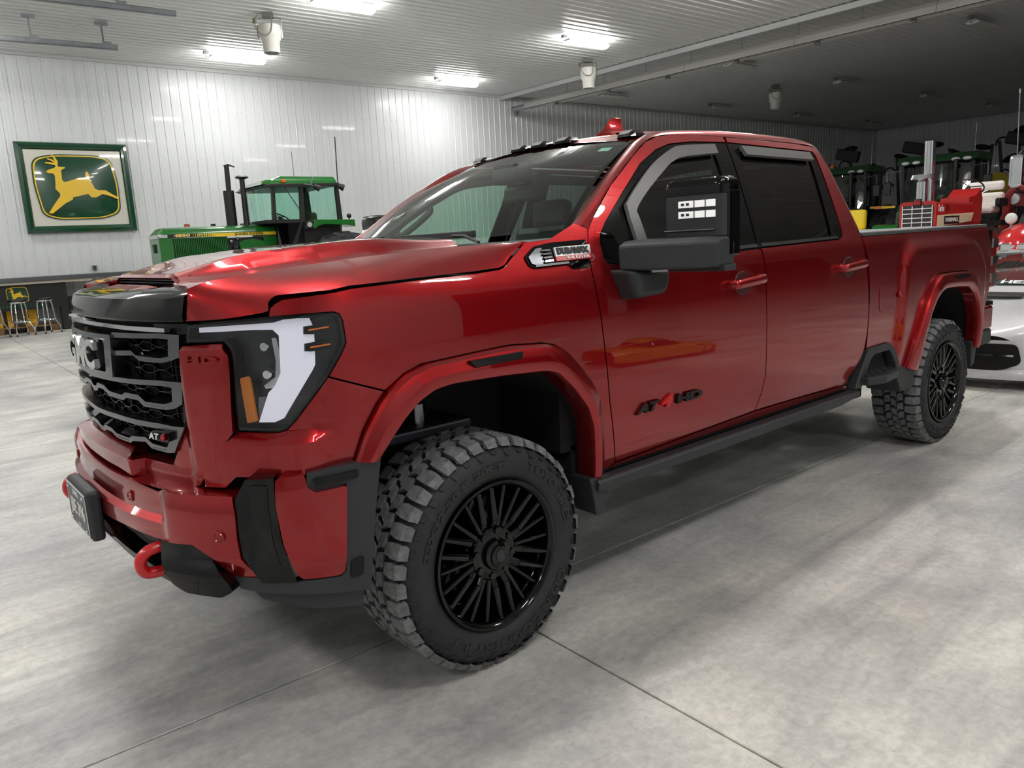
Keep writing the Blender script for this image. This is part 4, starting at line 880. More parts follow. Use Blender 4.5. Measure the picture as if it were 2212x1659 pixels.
# top shelf of the bumper under the grille lip
g = G(); g.grid(lambda u, v: (lambda s: tuple(Vector(bumpface(s, .846))*(1-v)+Vector((body(s, 1.1, -.03)[0], body(s, 1.1, -.03)[1], .855))*v))(-.93+1.86*u), 48, 4); g.build('bumper_shelf', RED, truck)
g = G(); g.grid(lambda u, v: (lambda s: tuple(Vector((body(s, 1.1, -.035)[0], body(s, 1.1, -.035)[1], .80+.1*v))))(-1.2+2.4*u), 48, 1); g.build('gap_filler', DARK, truck)
ins = [(.936, .843), (.973, .902), (1.058, .903), (1.054, .817), (1.06, .704), (1.093, .565), (.99, .575), (.938, .655), (.933, .721)]
skin('bumper_insert', ins, bs(.004), GLOSSB, truck, step=.025, thick=.05)
skin('insert_panel', rounded([(.955, .842), (.984, .885), (1.037, .885), (1.034, .80), (1.036, .70), (1.052, .62), (.985, .61), (.952, .66), (.948, .73)], .012, 3), bs(-.012), GLOSSB, truck, off=.02, step=.025, thick=.012)
skin('bumper_corner', rounded([(1.061, .893), (1.072, .902), (1.146, .902), (1.151, .864), (1.172, .845), (1.268, .849), (1.242, .57), (1.228, .558), (1.112, .567), (1.093, .59), (1.066, .694), (1.056, .817)], .01, 3), lambda s, z: bs(.012-.02*sstep((.64-z)/.09)-.01*sstep((z-.87)/.03))(s, z), RED, truck, step=.02, thick=.03)
clad = [(1.155, .903), (1.369, .912), (1.395, .908), (1.36, .738), (1.32, .485), (1.199, .505), (.915, .552), (.898, .591), (.971, .588), (1.093, .562), (1.112, .563), (1.228, .554), (1.246, .57), (1.272, .851), (1.172, .841), (1.147, .862)]
skin('bumper_cladding', clad, lambda s, z: bs(-.004)(s, z), SATINB, truck, step=.03, thick=.05)
skin('cladding_badge', rounded([(1.168, .885), (1.312, .889), (1.308, .865), (1.176, .862)], .006, 3), bs(.006), GLOSSB, truck, step=.03, thick=.006)
skin('cladding_slot', rounded([(1.262, .60), (1.306, .605), (1.298, .545), (1.257, .542)], .01, 3), bs(.002), DARK, truck, step=.03, thick=.004)
skin('air_dam', [(.925, .548), (.967, .505), (1.14, .452), (1.30, .425), (1.312, .49), (1.199, .508)], bs(-.035), SATINB, truck, step=.03, thick=.02)
skin('tow_hook_bezel', rounded([(.60, .681), (.775, .694), (.84, .652), (.898, .592), (.915, .562), (.875, .54), (.752, .545), (.70, .565), (.632, .646)], .012, 3), lambda s, z: bs(-.012+.05*sstep((.70-z)/.1))(s, z), GLOSSB, truck, step=.02, thick=.06)
# lower opening, skid strip
skin('lower_grille', symm([(0, .55), (.7, .55), (.66, .69), (0, .69)]), bs(-.10), DARK, truck, both=False, step=.06, thick=0)
skin('skid_strip', symm([(0, .615), (.262, .61), (.48, .588), (.72, .548), (.72, .528), (.48, .562), (.262, .592), (0, .6)]), bs(-.005), GLOSSB, truck, both=False, step=.03, thick=.06)
skin('lower_blade', [(.30, .672), (.46, .664), (.52, .64), (.44, .632), (.30, .65)], bs(-.05), SATINB, truck, step=.03, thick=.02)
# tow hooks: open loops pointing forward
HOOKR = mat('tow_hook_red', (206, 24, 30), rough=.3, coat=.5)
for sgn in (1, -1):
    b = Vector(bump(.60, .63)); path = [(-.94, -.60, .672), (-1.05, -.60, .672), (-1.085, -.597, .660), (-1.10, -.595, .635), (-1.095, -.592, .606), (-1.07, -.59, .59), (-.98, -.60, .588), (-.93, -.61, .59)]
    G().tube([(x, y*sgn, z) for x, y, z in spline([(p[0]+.02, p[1]+.02, p[2]-.02) for p in path], 6)], .019, 14).build('tow_hook', HOOKR, truck)
# parking sensors
for s, z in ((.408, .79), (.874, .725)):
    for sgn in (1, -1):
        p = Vector(bumpface(s*sgn, z)); q = Vector(bumpface(s*sgn+.01, z))-Vector(bumpface(s*sgn-.01, z)); n = Vector((q.y, -q.x, 0)).normalized()
        g = G().cyl(p-n*.01, p+n*.004, .02, n=20); o = g.build('parking_sensor', RED, truck); G().lathe([(.012, 0), (.014, .003), (.016, 0)], o=tuple(p+n*.004), axis=tuple(n), n=20).build('sensor_ring', mat('deep_red', (120, 10, 16), rough=.2, coat=1.), o)
# licence plate
pf = G().b2((-1.135, -.168, .582), (-1.09, .168, .768)); pl = pf.build('plate_frame', SATINB, truck, smooth=False, bevel=.012)
lp = G().b2((-1.139, -.154, .597), (-1.134, .154, .753)).build('licence_plate', mat('plate_dark_grey', (74, 76, 78), rough=.35, metal=.3), pl, smooth=False)
def onpl(cy, cz): return lambda a, b, h: (-1.1395-h-.001, cy-a, cz+b)
g = G()
for lo, hi in (((-.152, .597), (.152, .601)), ((-.152, .749), (.152, .753)), ((-.154, .597), (-.150, .753)), ((.150, .597), (.154, .753))): g.b2((-1.1405, lo[0], lo[1]), (-1.139, hi[0], hi[1]))
g.build('plate_border', WHITETXT, pl, smooth=False)
text_obj('plate_lettering', 'JBE 396', WHITETXT, pl, onpl(0, .672), .078, .002, bold=.0015, width=.235)
text_obj('plate_lettering', 'IOWA', WHITETXT, pl, onpl(.0, .731), .028, .002, bold=.0008, width=.085); text_obj('plate_lettering', 'USA', WHITETXT, pl, onpl(0, .613), .016, .002, width=.04)
for y in (-.12, .12):
    for z in (.613, .737): G().sphere((-1.14, y, z), .007).build('plate_bolt', CHROME, pl)
# ------------------------------------------------------------------ tow mirrors
def mirror(sgn):
    def y(v): return sgn*v
    g = G(); P = [(.665, 1.425), (.945, 1.42), (.945, 1.36), (.915, 1.31), (.72, 1.30)]
    base = G(); v = []
    for d, k in ((-1.0, 1.), (-1.10, .9), (-1.125, .72)): v += [(.80+(a-.80)*k, d*sgn, 1.375+(b-1.375)*k) for a, b in P]
    f = [tuple(range(10, 15)), tuple(range(5))[::-1]]
    for r in (0, 5): f += [(r+i, r+(i+1) % 5, r+5+(i+1) % 5, r+5+i) for i in range(5)]
    base.add(v, f)
    mo = base.build('mirror_base', SATINB, truck, smooth=False, bevel=.012)
    # arm: slants out from the base to the head
    arm = G(); pro = [(-.05, 1.42), (.07, 1.42), (.075, 1.52), (.04, 1.54), (-.02, 1.54), (-.055, 1.52)]
    secs = [(.725, -1.055), (.76, -1.12), (.865, -1.32), (.895, -1.385)]; v = []
    for i, (x, yy) in enumerate(secs):
        k = .94 if i in (0, 3) else 1.
        v += [(x+a*k+(.02 if i == 3 else 0), yy*sgn, 1.48+(z-1.48)*k) for a, z in pro]
    f = [tuple(range(6))[::-1], tuple(range(18, 24))]
    for r in (0, 6, 12): f += [(r+i, r+(i+1) % 6, r+6+(i+1) % 6, r+6+i) for i in range(6)]
    arm.add(v, f); arm.build('mirror_arm', SATINB, truck, smooth=False, bevel=.01)
    G().prism([(.87, -1.15), (.9, -1.40), (1.0, -1.38), (.96, -1.15)], lambda a, b, d: (a, b*sgn, d), 1.405, 1.43).build('arm_foot', SATINB, truck, smooth=False, bevel=.006)
    head = rounded([(.885, -1.12), (.91, -1.365), (.945, -1.385), (1.03, -1.375), (1.02, -1.13)], .02, 4)
    def hf(a, b, d): k = 1-.06*sstep((d-1.70)/.1); return (.97+(a-.97)*k, (-1.28+(b+1.28)*k)*sgn, d)
    h = G().prism(head, hf, 1.535, 1.702).build('mirror_head', SATINB, truck, smooth=False, bevel=.012)
    cap = G(); n = len(head); v = []
    for z, k in ((1.70, 1.02), (1.728, 1.015), (1.75, .96), (1.762, .82), (1.766, .4)): v += [(.97+(a-.97)*k, (-1.28+(b+1.28)*k)*sgn, z) for a, b in head]
    f = [tuple(range(4*n, 5*n))]
    for r in range(4): f += [(r*n+i, r*n+(i+1) % n, (r+1)*n+(i+1) % n, (r+1)*n+i) for i in range(n)]
    cap.add(v, f); cap.build('mirror_cap', GLOSSB, h)
    G().prism([(.912, -1.355), (.945, -1.388), (1.03, -1.378), (1.025, -1.345)], lambda a, b, d: (a, b*sgn, d), 1.46, 1.715).build('mirror_edge', GLOSSB, h, smooth=False, bevel=.008)
    # lamps set in the front of the head
    def front(t, z, o=0.): a, b = Vector((.885, -1.12)), Vector((.91, -1.365)); p = a.lerp(b, t); nrm = Vector((-(a-b).y*-1, 0)); return (p.x-.001-o, p.y*sgn, z)
    for z0 in (1.652, 1.612):
        lg = G(); lg.grid(lambda u, w: front(.28+.66*u, z0+.026*w, .004), 6, 2); lo = lg.build('mirror_lamp', mat('white_led_lens', (240, 240, 238), rough=.2, coat=1., emit=((1, 1, .98), .25)), h)
        for t in (.34, .43): G().b2((front(t, 0)[0]-.008, min(front(t, 0)[1], front(t, 0)[1]-.012*sgn), z0+.008), (front(t, 0)[0]-.004, max(front(t, 0)[1], front(t, 0)[1]-.012*sgn), z0+.018)).build('led_chip', SATINB, lo, smooth=False)
        for t in (.56, .76): G().b2((front(t, 0)[0]-.007, min(front(t, 0)[1], front(t, 0)[1]-.004*sgn), z0), (front(t, 0)[0]-.002, max(front(t, 0)[1], front(t, 0)[1]-.004*sgn), z0+.026)).build('lens_rib', GALV, lo, smooth=False)
    rg = G(); rg.grid(lambda u, w: front(.02+.9*u, 1.560+.008*w, .004+.006*math.sin(PI*w)), 6, 4); rg.build('head_ridge', SATINB, h)
    G().grid(lambda u, w: (1.026, sgn*(-1.15-.22*u), 1.55+.15*w), 1, 1).build('mirror_glass', CHROME, h)
mirror(1); mirror(-1)
# ------------------------------------------------------------------ door handles
for x0, z0 in ((1.60, 1.304), (2.65, 1.316)):
    for sgn in (1, -1):
        y0 = -1.028*sgn
        g = G(); g.lathe([(.0, .003), (.05, .003), (.056, .002), (.06, -.004)], o=(x0-.02, y0-.001*sgn, z0), axis=(0, -sgn, 0), n=24); g.v = [(x0-.02+(x-x0+.02)*1.15, y, z) for x, y, z in g.v]; rec = g.build('handle_recess', mat('recess_shade_red', (70, 3, 7), rough=.5), truck)  # flat dark red disc: shade of the handle pocket put into its colour
        rec.scale = (1, 1, 1)
        path = [(x0-.135, y0+.005*sgn, z0), (x0-.128, y0-.028*sgn, z0), (x0-.10, y0-.042*sgn, z0+.002), (x0+.09, y0-.042*sgn, z0+.008), (x0+.118, y0-.028*sgn, z0+.008), (x0+.125, y0+.005*sgn, z0+.008)]
        P = spline(path, 5); hg = G(); hg.tube(P, .0125, 10); hg.v = [(x, y, z0+(z-z0)*1.75) for x, y, z in hg.v]; hg.build('door_handle', RED, truck)
# ------------------------------------------------------------------ running boards and bed step
for sgn in (1, -1):
    g = G(); sec = [(-.985, .585), (-1.045, .588), (-1.058, .575), (-1.05, .532), (-.985, .545)]
    v = []; xs = [(.53, .9), (.58, 1.), (2.55, 1.), (2.74, .55)]
    for x, k in xs: v += [(x+(.05*(1-k) if x > 2 else 0), sgn*(yy), .585+(z-.585)*k) for yy, z in sec]
    f = [tuple(range(5)), tuple(range(15, 20))]
    for r in (0, 5, 10): f += [(r+i, r+(i+1) % 5, r+5+(i+1) % 5, r+5+i) for i in range(5)]
    g.add(v, f); g.build('running_board', SATINB, truck, smooth=False, bevel=.006)
    for x in (.7, 1.6, 2.4): G().b2((x, sgn*.93, .545), (x+.06, sgn*.99, .575)).build('board_bracket', DARK, truck, smooth=False)
    G().b2((.55, sgn*.92, .555), (2.72, sgn*.985, .60)).build('board_seal', GLOSSB, truck, smooth=False)
    # bed-side step: frame hoop and treaded pad
    st = [(2.76, .592), (2.905, .80), (2.94, .813), (3.19, .818), (3.25, .79), (3.335, .69), (3.355, .625), (3.30, .63), (3.28, .68), (3.215, .755), (3.19, .772), (2.985, .768), (2.945, .745), (2.84, .59)]
    G().prism(st, lambda a, b, d: (a, d*sgn, b), -1.03, -.93).build('bed_step_hoop', SATINB, truck, smooth=False, bevel=.008)
    G().prism([(2.84, .6), (3.3, .63), (3.2, .765), (2.98, .765)], lambda a, b, d: (a, d*sgn, b), -.97, -.9).build('bed_step_pocket', DARK, truck, smooth=False)
    pad = [(2.83, -1.0), (2.83, -1.07), (2.97, -1.115), (3.2, -1.09), (3.24, -1.05), (3.25, -.95), (2.83, -.95)]
    po = G().prism(pad, lambda a, b, d: (a, b*sgn, d), .605, .655).build('bed_step', SATINB, truck, smooth=False, bevel=.008)
    tg = G()
    for i in range(9):
        for j in range(4):
            x = 2.87+i*.04; yy = -1.06+j*.03
            if yy > -1.08+.0*x: tg.box((x, yy*sgn, .657), (.028, .006, .005), rz=(.7 if (i+j) % 2 else -.7))
    tg.build('step_tread', SATINB, po, smooth=False)['kind'] = 'stuff'
    G().b2((2.75, sgn*.6, .5), (3.0, sgn*.95, .6)).build('step_mount', DARK, truck, smooth=False)
# ------------------------------------------------------------------ badges on the flank
vent = rounded([(1.972, 1.502), (2.028, 1.536), (2.114, 1.547), (2.312, 1.552), (2.292, 1.446), (2.20, 1.444), (2.178, 1.462), (2.007, 1.457), (1.98, 1.468)], .008, 3)
vt = skin('fender_badge', vent, lambda s, z: body(s, z, .006), GLOSSB, truck, step=.02, thick=.012, both=False)[0]
def on_side(s0, z0, off): return lambda a, b, h: body(s0+a, z0+b, off+h)
def subskin(name, poly, off, m, parent, thick=.008, step=.02):
    V, F, _ = skin_geo(poly, lambda s, z: body(s, z, off), (), step, thick); return mesh_obj(name, V, F, m, parent)
subskin('badge_plate', [(2.118, 1.529), (2.314, 1.532), (2.305, 1.498), (2.115, 1.495)], .018, mat('brushed_silver_plate', (208, 210, 212), rough=.3, metal=.7), vt)
subskin('badge_band', [(2.115, 1.495), (2.305, 1.498), (2.300, 1.481), (2.112, 1.478)], .018, mat('badge_red', (196, 22, 30)), vt)
text_obj('lettering', 'DURAMAX', BLACKTXT, vt, on_side(2.213, 1.5135, .02), .031, .003, bold=.0022, width=.172)
text_obj('lettering', '6.6 LITER', WHITETXT, vt, on_side(2.232, 1.4885, .02), .014, .003, bold=.0003, width=.125, shear=.2)
subskin('badge_nose', [(1.985, 1.50), (2.03, 1.528), (2.06, 1.53), (2.05, 1.47), (2.01, 1.468), (1.99, 1.476)], .012, SATINC, vt)
for k in range(4): subskin('vent_slat', [(2.052, 1.478+k*.013), (2.095, 1.479+k*.013), (2.096, 1.485+k*.013), (2.054, 1.484+k*.013)], .02, CHROME, vt, .004)
subskin('badge_edge', [(2.0, 1.462), (2.178, 1.466), (2.176, 1.474), (2.01, 1.47)], .014, CHROME, vt)
for sgn in (1, -1):
    pass
text_obj('door_badge', 'AT', GLOSSB, truck, on_side(2.604, .826, .006), .055, .012, bold=.003, width=.135, shear=.35)
text_obj('door_badge', '4', mat('badge_red', (196, 22, 30)), truck, on_side(2.735, .83, .006), .068, .012, bold=.003, width=.075, shear=.35)
text_obj('door_badge', 'HD', GLOSSB, truck, on_side(2.90, .826, .006), .05, .012, bold=.003, width=.185)
# ------------------------------------------------------------------ roof lamps, antenna
def roof_lamp(x, y, w=.115):
    z = roof_z(x, y)-.004; g = G(); v = []
    for sx, sy, h in ((1, 1, 0), (.95, .92, .014), (.55, .6, .034)): v += [(x+.055*a*sx+(0 if h < .02 else .018), y+w/2*b*sy, z+h) for a, b in ((-1, -.7), (-.6, -1), (1, -.8), (1, .8), (-.6, 1), (-1, .7))]
    f = [tuple(range(12, 18))]
    for r in (0, 6): f += [(r+i, r+(i+1) % 6, r+6+(i+1) % 6, r+6+i) for i in range(6)]
    g.add(v, f); o = g.build('clearance_lamp', GLOSSB, truck, smooth=False, bevel=.003)
    q = lambda u, t: (x-.054+.026*t, y-w*.3+w*.6*u, z+.013+.019*t); G().grid(q, 2, 2).build('lamp_face', mat('smoke_lens', (150, 150, 152), rough=.1, coat=1.), o); return o
for x, y in ((1.285, -.175), (1.275, 0), (1.285, .175), (1.325, -.575), (1.325, .575)): roof_lamp(x, y)
G().grid(lambda u, v: (1.27+.05*v, -.16+.32*u, roof_z(1.29, 0)+.004+.008*math.sin(PI*v)), 8, 4).build('lamp_bridge', GLOSSB, truck)
fin = G(); z0 = roof_z(1.8, 0)-.004; v = []
for h, xa, xb, w in ((0, 1.67, 1.98, .05), (.025, 1.69, 1.975, .044), (.05, 1.735, 1.95, .022), (.07, 1.76, 1.915, .010), (.13, 1.82, 1.905, .006)):
    v += [(xa, 0, z0+h), ((xa*.7+xb*.3), -w, z0+h), (xb, -w*.8, z0+h), (xb, w*.8, z0+h), ((xa*.7+xb*.3), w, z0+h)]
f = [tuple(range(20, 25))]
for r in range(0, 20, 5): f += [(r+i, r+(i+1) % 5, r+5+(i+1) % 5, r+5+i) for i in range(5)]
fin.add(v, f); fin.build('antenna_fin', RED, truck, smooth=True, angle=50, bevel=.004)
# ------------------------------------------------------------------ cabin
DASH = mat('dash_grey', (52, 55, 55), rough=.6); SEATM = mat('seat_dark_leather', (34, 34, 35), rough=.5)
g = G(); g.grid(lambda u, v: (.52+.5*v, -.86+1.72*u, 1.50+.035*math.sin(PI*v)+.02*math.sin(3*PI*u)*v), 20, 8); g.b2((.98, -.86, 1.2), (1.04, .86, 1.5)); g.build('dashboard', DASH, truck, angle=60)
sw = thing('x', 'x', 'x'); bpy.data.objects.remove(sw)
c0 = Vector((1.20, -.42, 1.40)); ax = Vector((.85, 0, -.5)).normalized(); bx, by, bz = basis(ax)
g = G().tube([c0+.19*(math.cos(2*PI*k/32)*bx+math.sin(2*PI*k/32)*by) for k in range(32)], .016, 8, closed=True); so = g.build('steering_wheel', SEATM, truck)
g = G().cyl(c0-ax*.02, c0+ax*.03, .06, n=14)
for a in (0, PI, PI*1.5): g.tube([c0, c0+.18*(math.cos(a)*bx+math.sin(a)*by)], .014, 6)
g.build('wheel_hub', SEATM, so)
def seat(x, y, w=.54):
    o = G().box((x, y, 1.0), (.5, w, .18)).build('seat', SEATM, truck, smooth=False, bevel=.04)
    G().box((x+.30, y, 1.33), (.15, w, .62), ry=.18).build('backrest', SEATM, o, smooth=False, bevel=.05); G().box((x+.37, y, 1.71), (.1, .29, .17), ry=.1).build('headrest', SEATM, o, smooth=False, bevel=.035)
for y in (-.42, .42): seat(1.35, y); seat(2.25, y, .6)
G().box((1.4, 0, 1.05), (.8, .26, .35)).build('console', DASH, truck, smooth=False, bevel=.03)
G().box((1.05, 0, 1.9), (.12, .2, .1)).build('camera_pod', SEATM, truck, smooth=False, bevel=.02)
G().box((1.12, .02, 1.80), (.03, .26, .08), ry=.1).build('rear_view_mirror', SEATM, truck, smooth=False, bevel=.02)
G().grid(lambda u, v: (1.25+1.55*u, -.64+1.28*v, roof_z(1.25+1.55*u, -.64+1.28*v)-.03), 12, 8).build('headliner', mat('headliner_grey', (92, 94, 94), rough=.9), truck)
for sgn in (1, -1):
    G().tube(spline([(.78, sgn*.76, 1.62), (.83, sgn*.73, 1.63), (.98, sgn*.69, 1.74), (1.0, sgn*.70, 1.78)], 6), .018, 8).build('grab_handle', DASH, truck)
    G().grid(lambda u, v: tuple(Vector((.62+.62*u, sgn*(-.855+.19*u), 1.605+.38*u))+Vector((.06, sgn*.035, -.01))*v), 6, 2).build('pillar_lining', DASH, truck)
    for x in (1.88,): G().add([(x-.05, sgn*.93, 1.42), (x+.05, sgn*.93, 1.42), (x+.05, sgn*.70, 1.98), (x-.05, sgn*.70, 1.98), (x-.05, sgn*.86, 1.42), (x+.05, sgn*.86, 1.42), (x+.05, sgn*.63, 1.98), (x-.05, sgn*.63, 1.98)], [(0, 1, 2, 3), (7, 6, 5, 4), (0, 4, 5, 1), (1, 5, 6, 2), (2, 6, 7, 3), (3, 7, 4, 0)]).build('pillar_lining', DASH, truck, smooth=False)
    G().b2((.6, sgn*.9, .8), (2.8, sgn*.95, 1.44)).build('door_card', DASH, truck, smooth=False)
# ------------------------------------------------------------------ wheels
RT_ = .437
def tyre_parts():
    prof = [(.270, .02), (.285, .004), (.31, -.012), (.345, -.018), (.375, -.010), (.398, .008), (.412, .03), (.4195, .06), (.4215, .12), (.4215, .2), (.4195, .26), (.412, .29), (.398, .312), (.375, .33), (.345, .336), (.31, .33), (.285, .312), (.27, .3)]
    t = G().lathe([(r, a) for r, a in prof], axis=(0, 1, 0), n=96)
    N = 40; tg = G(); lug = G()
    def P(a, th, r): return (r*math.sin(th), a, r*math.cos(th))
    def block(poly, r0, r1, drop=None):
        n = len(poly); v = []
        for a, th in poly: v.append(P(a, th, r0 if drop is None or drop(a) is None else drop(a)[0]))
        for a, th in poly: v.append(P(a+(.003 if a < .16 else -.003)*0, th, r1 if drop is None or drop(a) is None else drop(a)[1]))
        tg.add(v, [tuple(range(n))[::-1], tuple(range(n, 2*n))]+[(i, (i+1) % n, n+(i+1) % n, n+i) for i in range(n)])
    dth = 2*PI/N
    for k in range(N):
        th = k*dth; e = k % 2; rnd = random.Random(k)
        w = .40*dth
        for sd in (0, 1):
            M = (lambda a: a) if sd == 0 else (lambda a: .318-a); th2 = th+(dth*.5 if sd else 0)
            o = .006 if e else -.004; o2 = .092-(.006 if e else 0)
            top = [(M(.018+o), th2-w), (M(.05), th2-w*.96), (M(o2), th2-w*.7), (M(o2-.006), th2+w*.8), (M(.05), th2+w), (M(.018+o), th2+w*.92)]
            n = len(top)
            if sd: top = top[::-1]
            v0 = [P(a, t, .416) for a, t in top]; v1 = [P(a, t, (.433 if abs(a-M(.018+o)) < 1e-6 else RT_)) for a, t in top]
            tg.add(v0+v1, [tuple(range(n, 2*n))]+[(i, (i+1) % n, n+(i+1) % n, n+i) for i in range(n)])
            # shoulder drop of the block down the sidewall
            a0 = M(.018+o); a1 = M(-.004); v = [P(a0, th2-w, .433), P(a0, th2+w*.92, .433), P(a1, th2+w*.8, .405), P(a1, th2-w*.85, .405), P(M(.02), th2-w, .405), P(M(.02), th2+w, .405)]
            tg.add(v, [(0, 1, 2, 3), (0, 3, 4), (1, 5, 2)])
            # sidewall lugs
            ll = .030 if e else .020
            v = []
            for da, k2 in ((.0, 1.), (-.008, .78)):
                for r, q in ((.402, -1), (.402, 1), (.402-ll, .6), (.402-ll, -.6)):
                    base = np.interp(r, [.345, .375, .398, .412], [-.018, -.010, .008, .03]); v.append(P(M(base+da), th2+q*w*.8*k2, .402-ll/2+(r-.402+ll/2)*k2))
            lug.add(v, [(4, 5, 6, 7)]+[(i, (i+1) % 4, 4+(i+1) % 4, 4+i) for i in range(4)])
        for row, (a0, a1, ph) in enumerate(((.098, .136, .25), (.141, .177, .6), (.182, .220, .95))):
            t0 = th+ph*dth; sk = (.10 if row != 1 else -.12)*dth
            p = [(a0, t0-w*.95+sk), (a0+(a1-a0)*.45, t0-w*.7), (a1, t0-w*.95-sk), (a1-.002, t0+w*.9-sk), (a0+(a1-a0)*.6, t0+w*1.05), (a0+.003, t0+w*.85+sk)]
            n = len(p); tg.add([P(a, t, .416) for a, t in p]+[P(a, t, RT_) for a, t in p], [tuple(range(n, 2*n))]+[(i, (i+1) % n, n+(i+1) % n, n+i) for i in range(n)])
    return t, tg, lug
def arc_text(txt, ph0, ph1, rm, size):
    v, f = text_geo(txt, size, .006, .0015); xs = [p[0] for p in v]; k = (R(ph1-ph0)*rm)/(max(xs)-min(xs)); c = min(xs); g = G()
    def fn(a, b, h):
        ph = R(ph0)+(a-c)*k/rm; r = rm+b; base = float(np.interp(r, [.285, .31, .345, .375], [.004, -.012, -.018, -.010])); return (r*math.sin(ph), base-.001-h, r*math.cos(ph))
    g.add([fn(*p) for p in v], f); return g
tg0, tread, lugs = tyre_parts()
WHEELS = [((0, -1.045, RT_), 0), ((4.036, -1.045, RT_), 0), ((0, 1.045, RT_), PI), ((4.036, 1.045, RT_), PI)]
ty = tg0.build('tyre', RUBBER, truck, angle=50)
tr_ = tread.build('tread_blocks', TREAD, ty, smooth=False, weld=False); tr_['kind'] = 'stuff'
lg_ = lugs.build('sidewall_lugs', RUBBER, ty, smooth=False, weld=False); lg_['kind'] = 'stuff'
LET = mat('raised_tyre_lettering', (38, 39, 41), rough=.5)
for txt, a, b, sz in (('TOYO TIRES', 26, 84, .042), ('OPEN COUNTRY R/T', 116, 226, .042), ('35X12.50 R 20LT', 284, 366, .03)): arc_text(txt, a, b, .338, sz).build('sidewall_lettering', LET, ty, smooth=False)
def rim_parts():
    rim = G().lathe([(.262, .31), (.268, .29), (.25, .25), (.238, .1), (.24, .05), (.255, .03), (.268, .015), (.277, .004), (.281, -.004), (.279, -.009), (.270, -.010), (.262, -.004), (.256, .006), (.25, .03), (.247, .06), (.245, .3)], axis=(0, 1, 0), n=72)
    sub = []
    def bar(p, q, w0, w1, y0, y1, d=.03):
        a = Vector((p[0], 0, p[1])); b = Vector((q[0], 0, q[1])); t = (b-a).normalized(); n = Vector((-t.z, 0, t.x)); g = G(); v = []
        for P, w, y in ((a, w0, y0), (b, w1, y1)):
            v += [P+n*w+Vector((0, y+.006, 0)), P+n*w*.55+Vector((0, y, 0)), P-n*w*.55+Vector((0, y, 0)), P-n*w+Vector((0, y+.006, 0)), P-n*w+Vector((0, y+d, 0)), P+n*w+Vector((0, y+d, 0))]
        g.add(v, [tuple(range(6))[::-1], tuple(range(6, 12))]+[(i, (i+1) % 6, 6+(i+1) % 6, 6+i) for i in range(6)]); return g
    def pol(r, a): return (r*math.sin(a), r*math.cos(a))
    for k in range(6):
        a = R(-8)+k*PI/3
        for sgn in (-1, 1):
            n = (math.cos(a), -math.sin(a)); o = .026*sgn; i0 = pol(.085, a+sgn*.25); m = pol(.128, a); m = (m[0]+n[0]*o, m[1]+n[1]*o); e = pol(.256, a); e = (e[0]+n[0]*o*1.15, e[1]+n[1]*o*1.15)
            sub.append(bar(i0, m, .015, .014, .03, .012)); sub.append(bar(m, e, .014, .0105, .012, .006))
        b = a+PI/6
        for sgn in (-1, 1): sub.append(bar(pol(.10, b+sgn*.12), pol(.257, b+sgn*.15), .011, .0085, .024, .012))
    hub = G().lathe([(.0, .02), (.075, .02), (.098, .026), (.10, .06), (.0, .06)], axis=(0, 1, 0), n=48); hub.lathe([(.245, .19), (.1, .17), (.0, .17)], axis=(0, 1, 0), n=48)
    cap = G().lathe([(.0, -.012), (.036, -.012), (.040, -.01), (.042, -.004), (.056, .0), (.06, .006), (.06, .03)], axis=(0, 1, 0), n=32)
    return rim, sub, hub, cap
rim, spokes, hub, cap_ = rim_parts()
rm_ = rim.build('wheel_rim', RIMB, truck, angle=40)
for s_ in spokes: s_.build('spoke', RIMB, rm_, smooth=False, bevel=.002, seg=1)
hub.build('hub', RIMB, rm_); cap_.build('centre_cap', RIMB, rm_)
for k in range(8): a = k*PI/4+.2; G().cyl((.085*math.sin(a), .016, .085*math.cos(a)), (.085*math.sin(a), .024, .085*math.cos(a)), .014, .011, n=6).build('lug_nut', RIMB, rm_, smooth=False)
hexp = [pq for pq in [(.0, .024), (.02, .012), (.012, .0), (.02, -.012), (.0, -.024), (-.02, -.012), (-.02, .012)]]
G().prism(hexp, lambda a, b, d: (a, d, b), -.016, -.01).build('cap_emblem', SATINB, rm_, smooth=False, bevel=.001)
for src in (ty, rm_):
    for i, (loc, rz) in enumerate(WHEELS):
        if i == 0: o = src
        else:
            o = src.copy(); C.objects.link(o); o.parent = truck
            for ch in src.children: c_ = ch.copy(); C.objects.link(c_); c_.parent = o
        o.location = loc; o.rotation_euler = (0, 0, rz+(R(1.1) if i == 0 else 0))
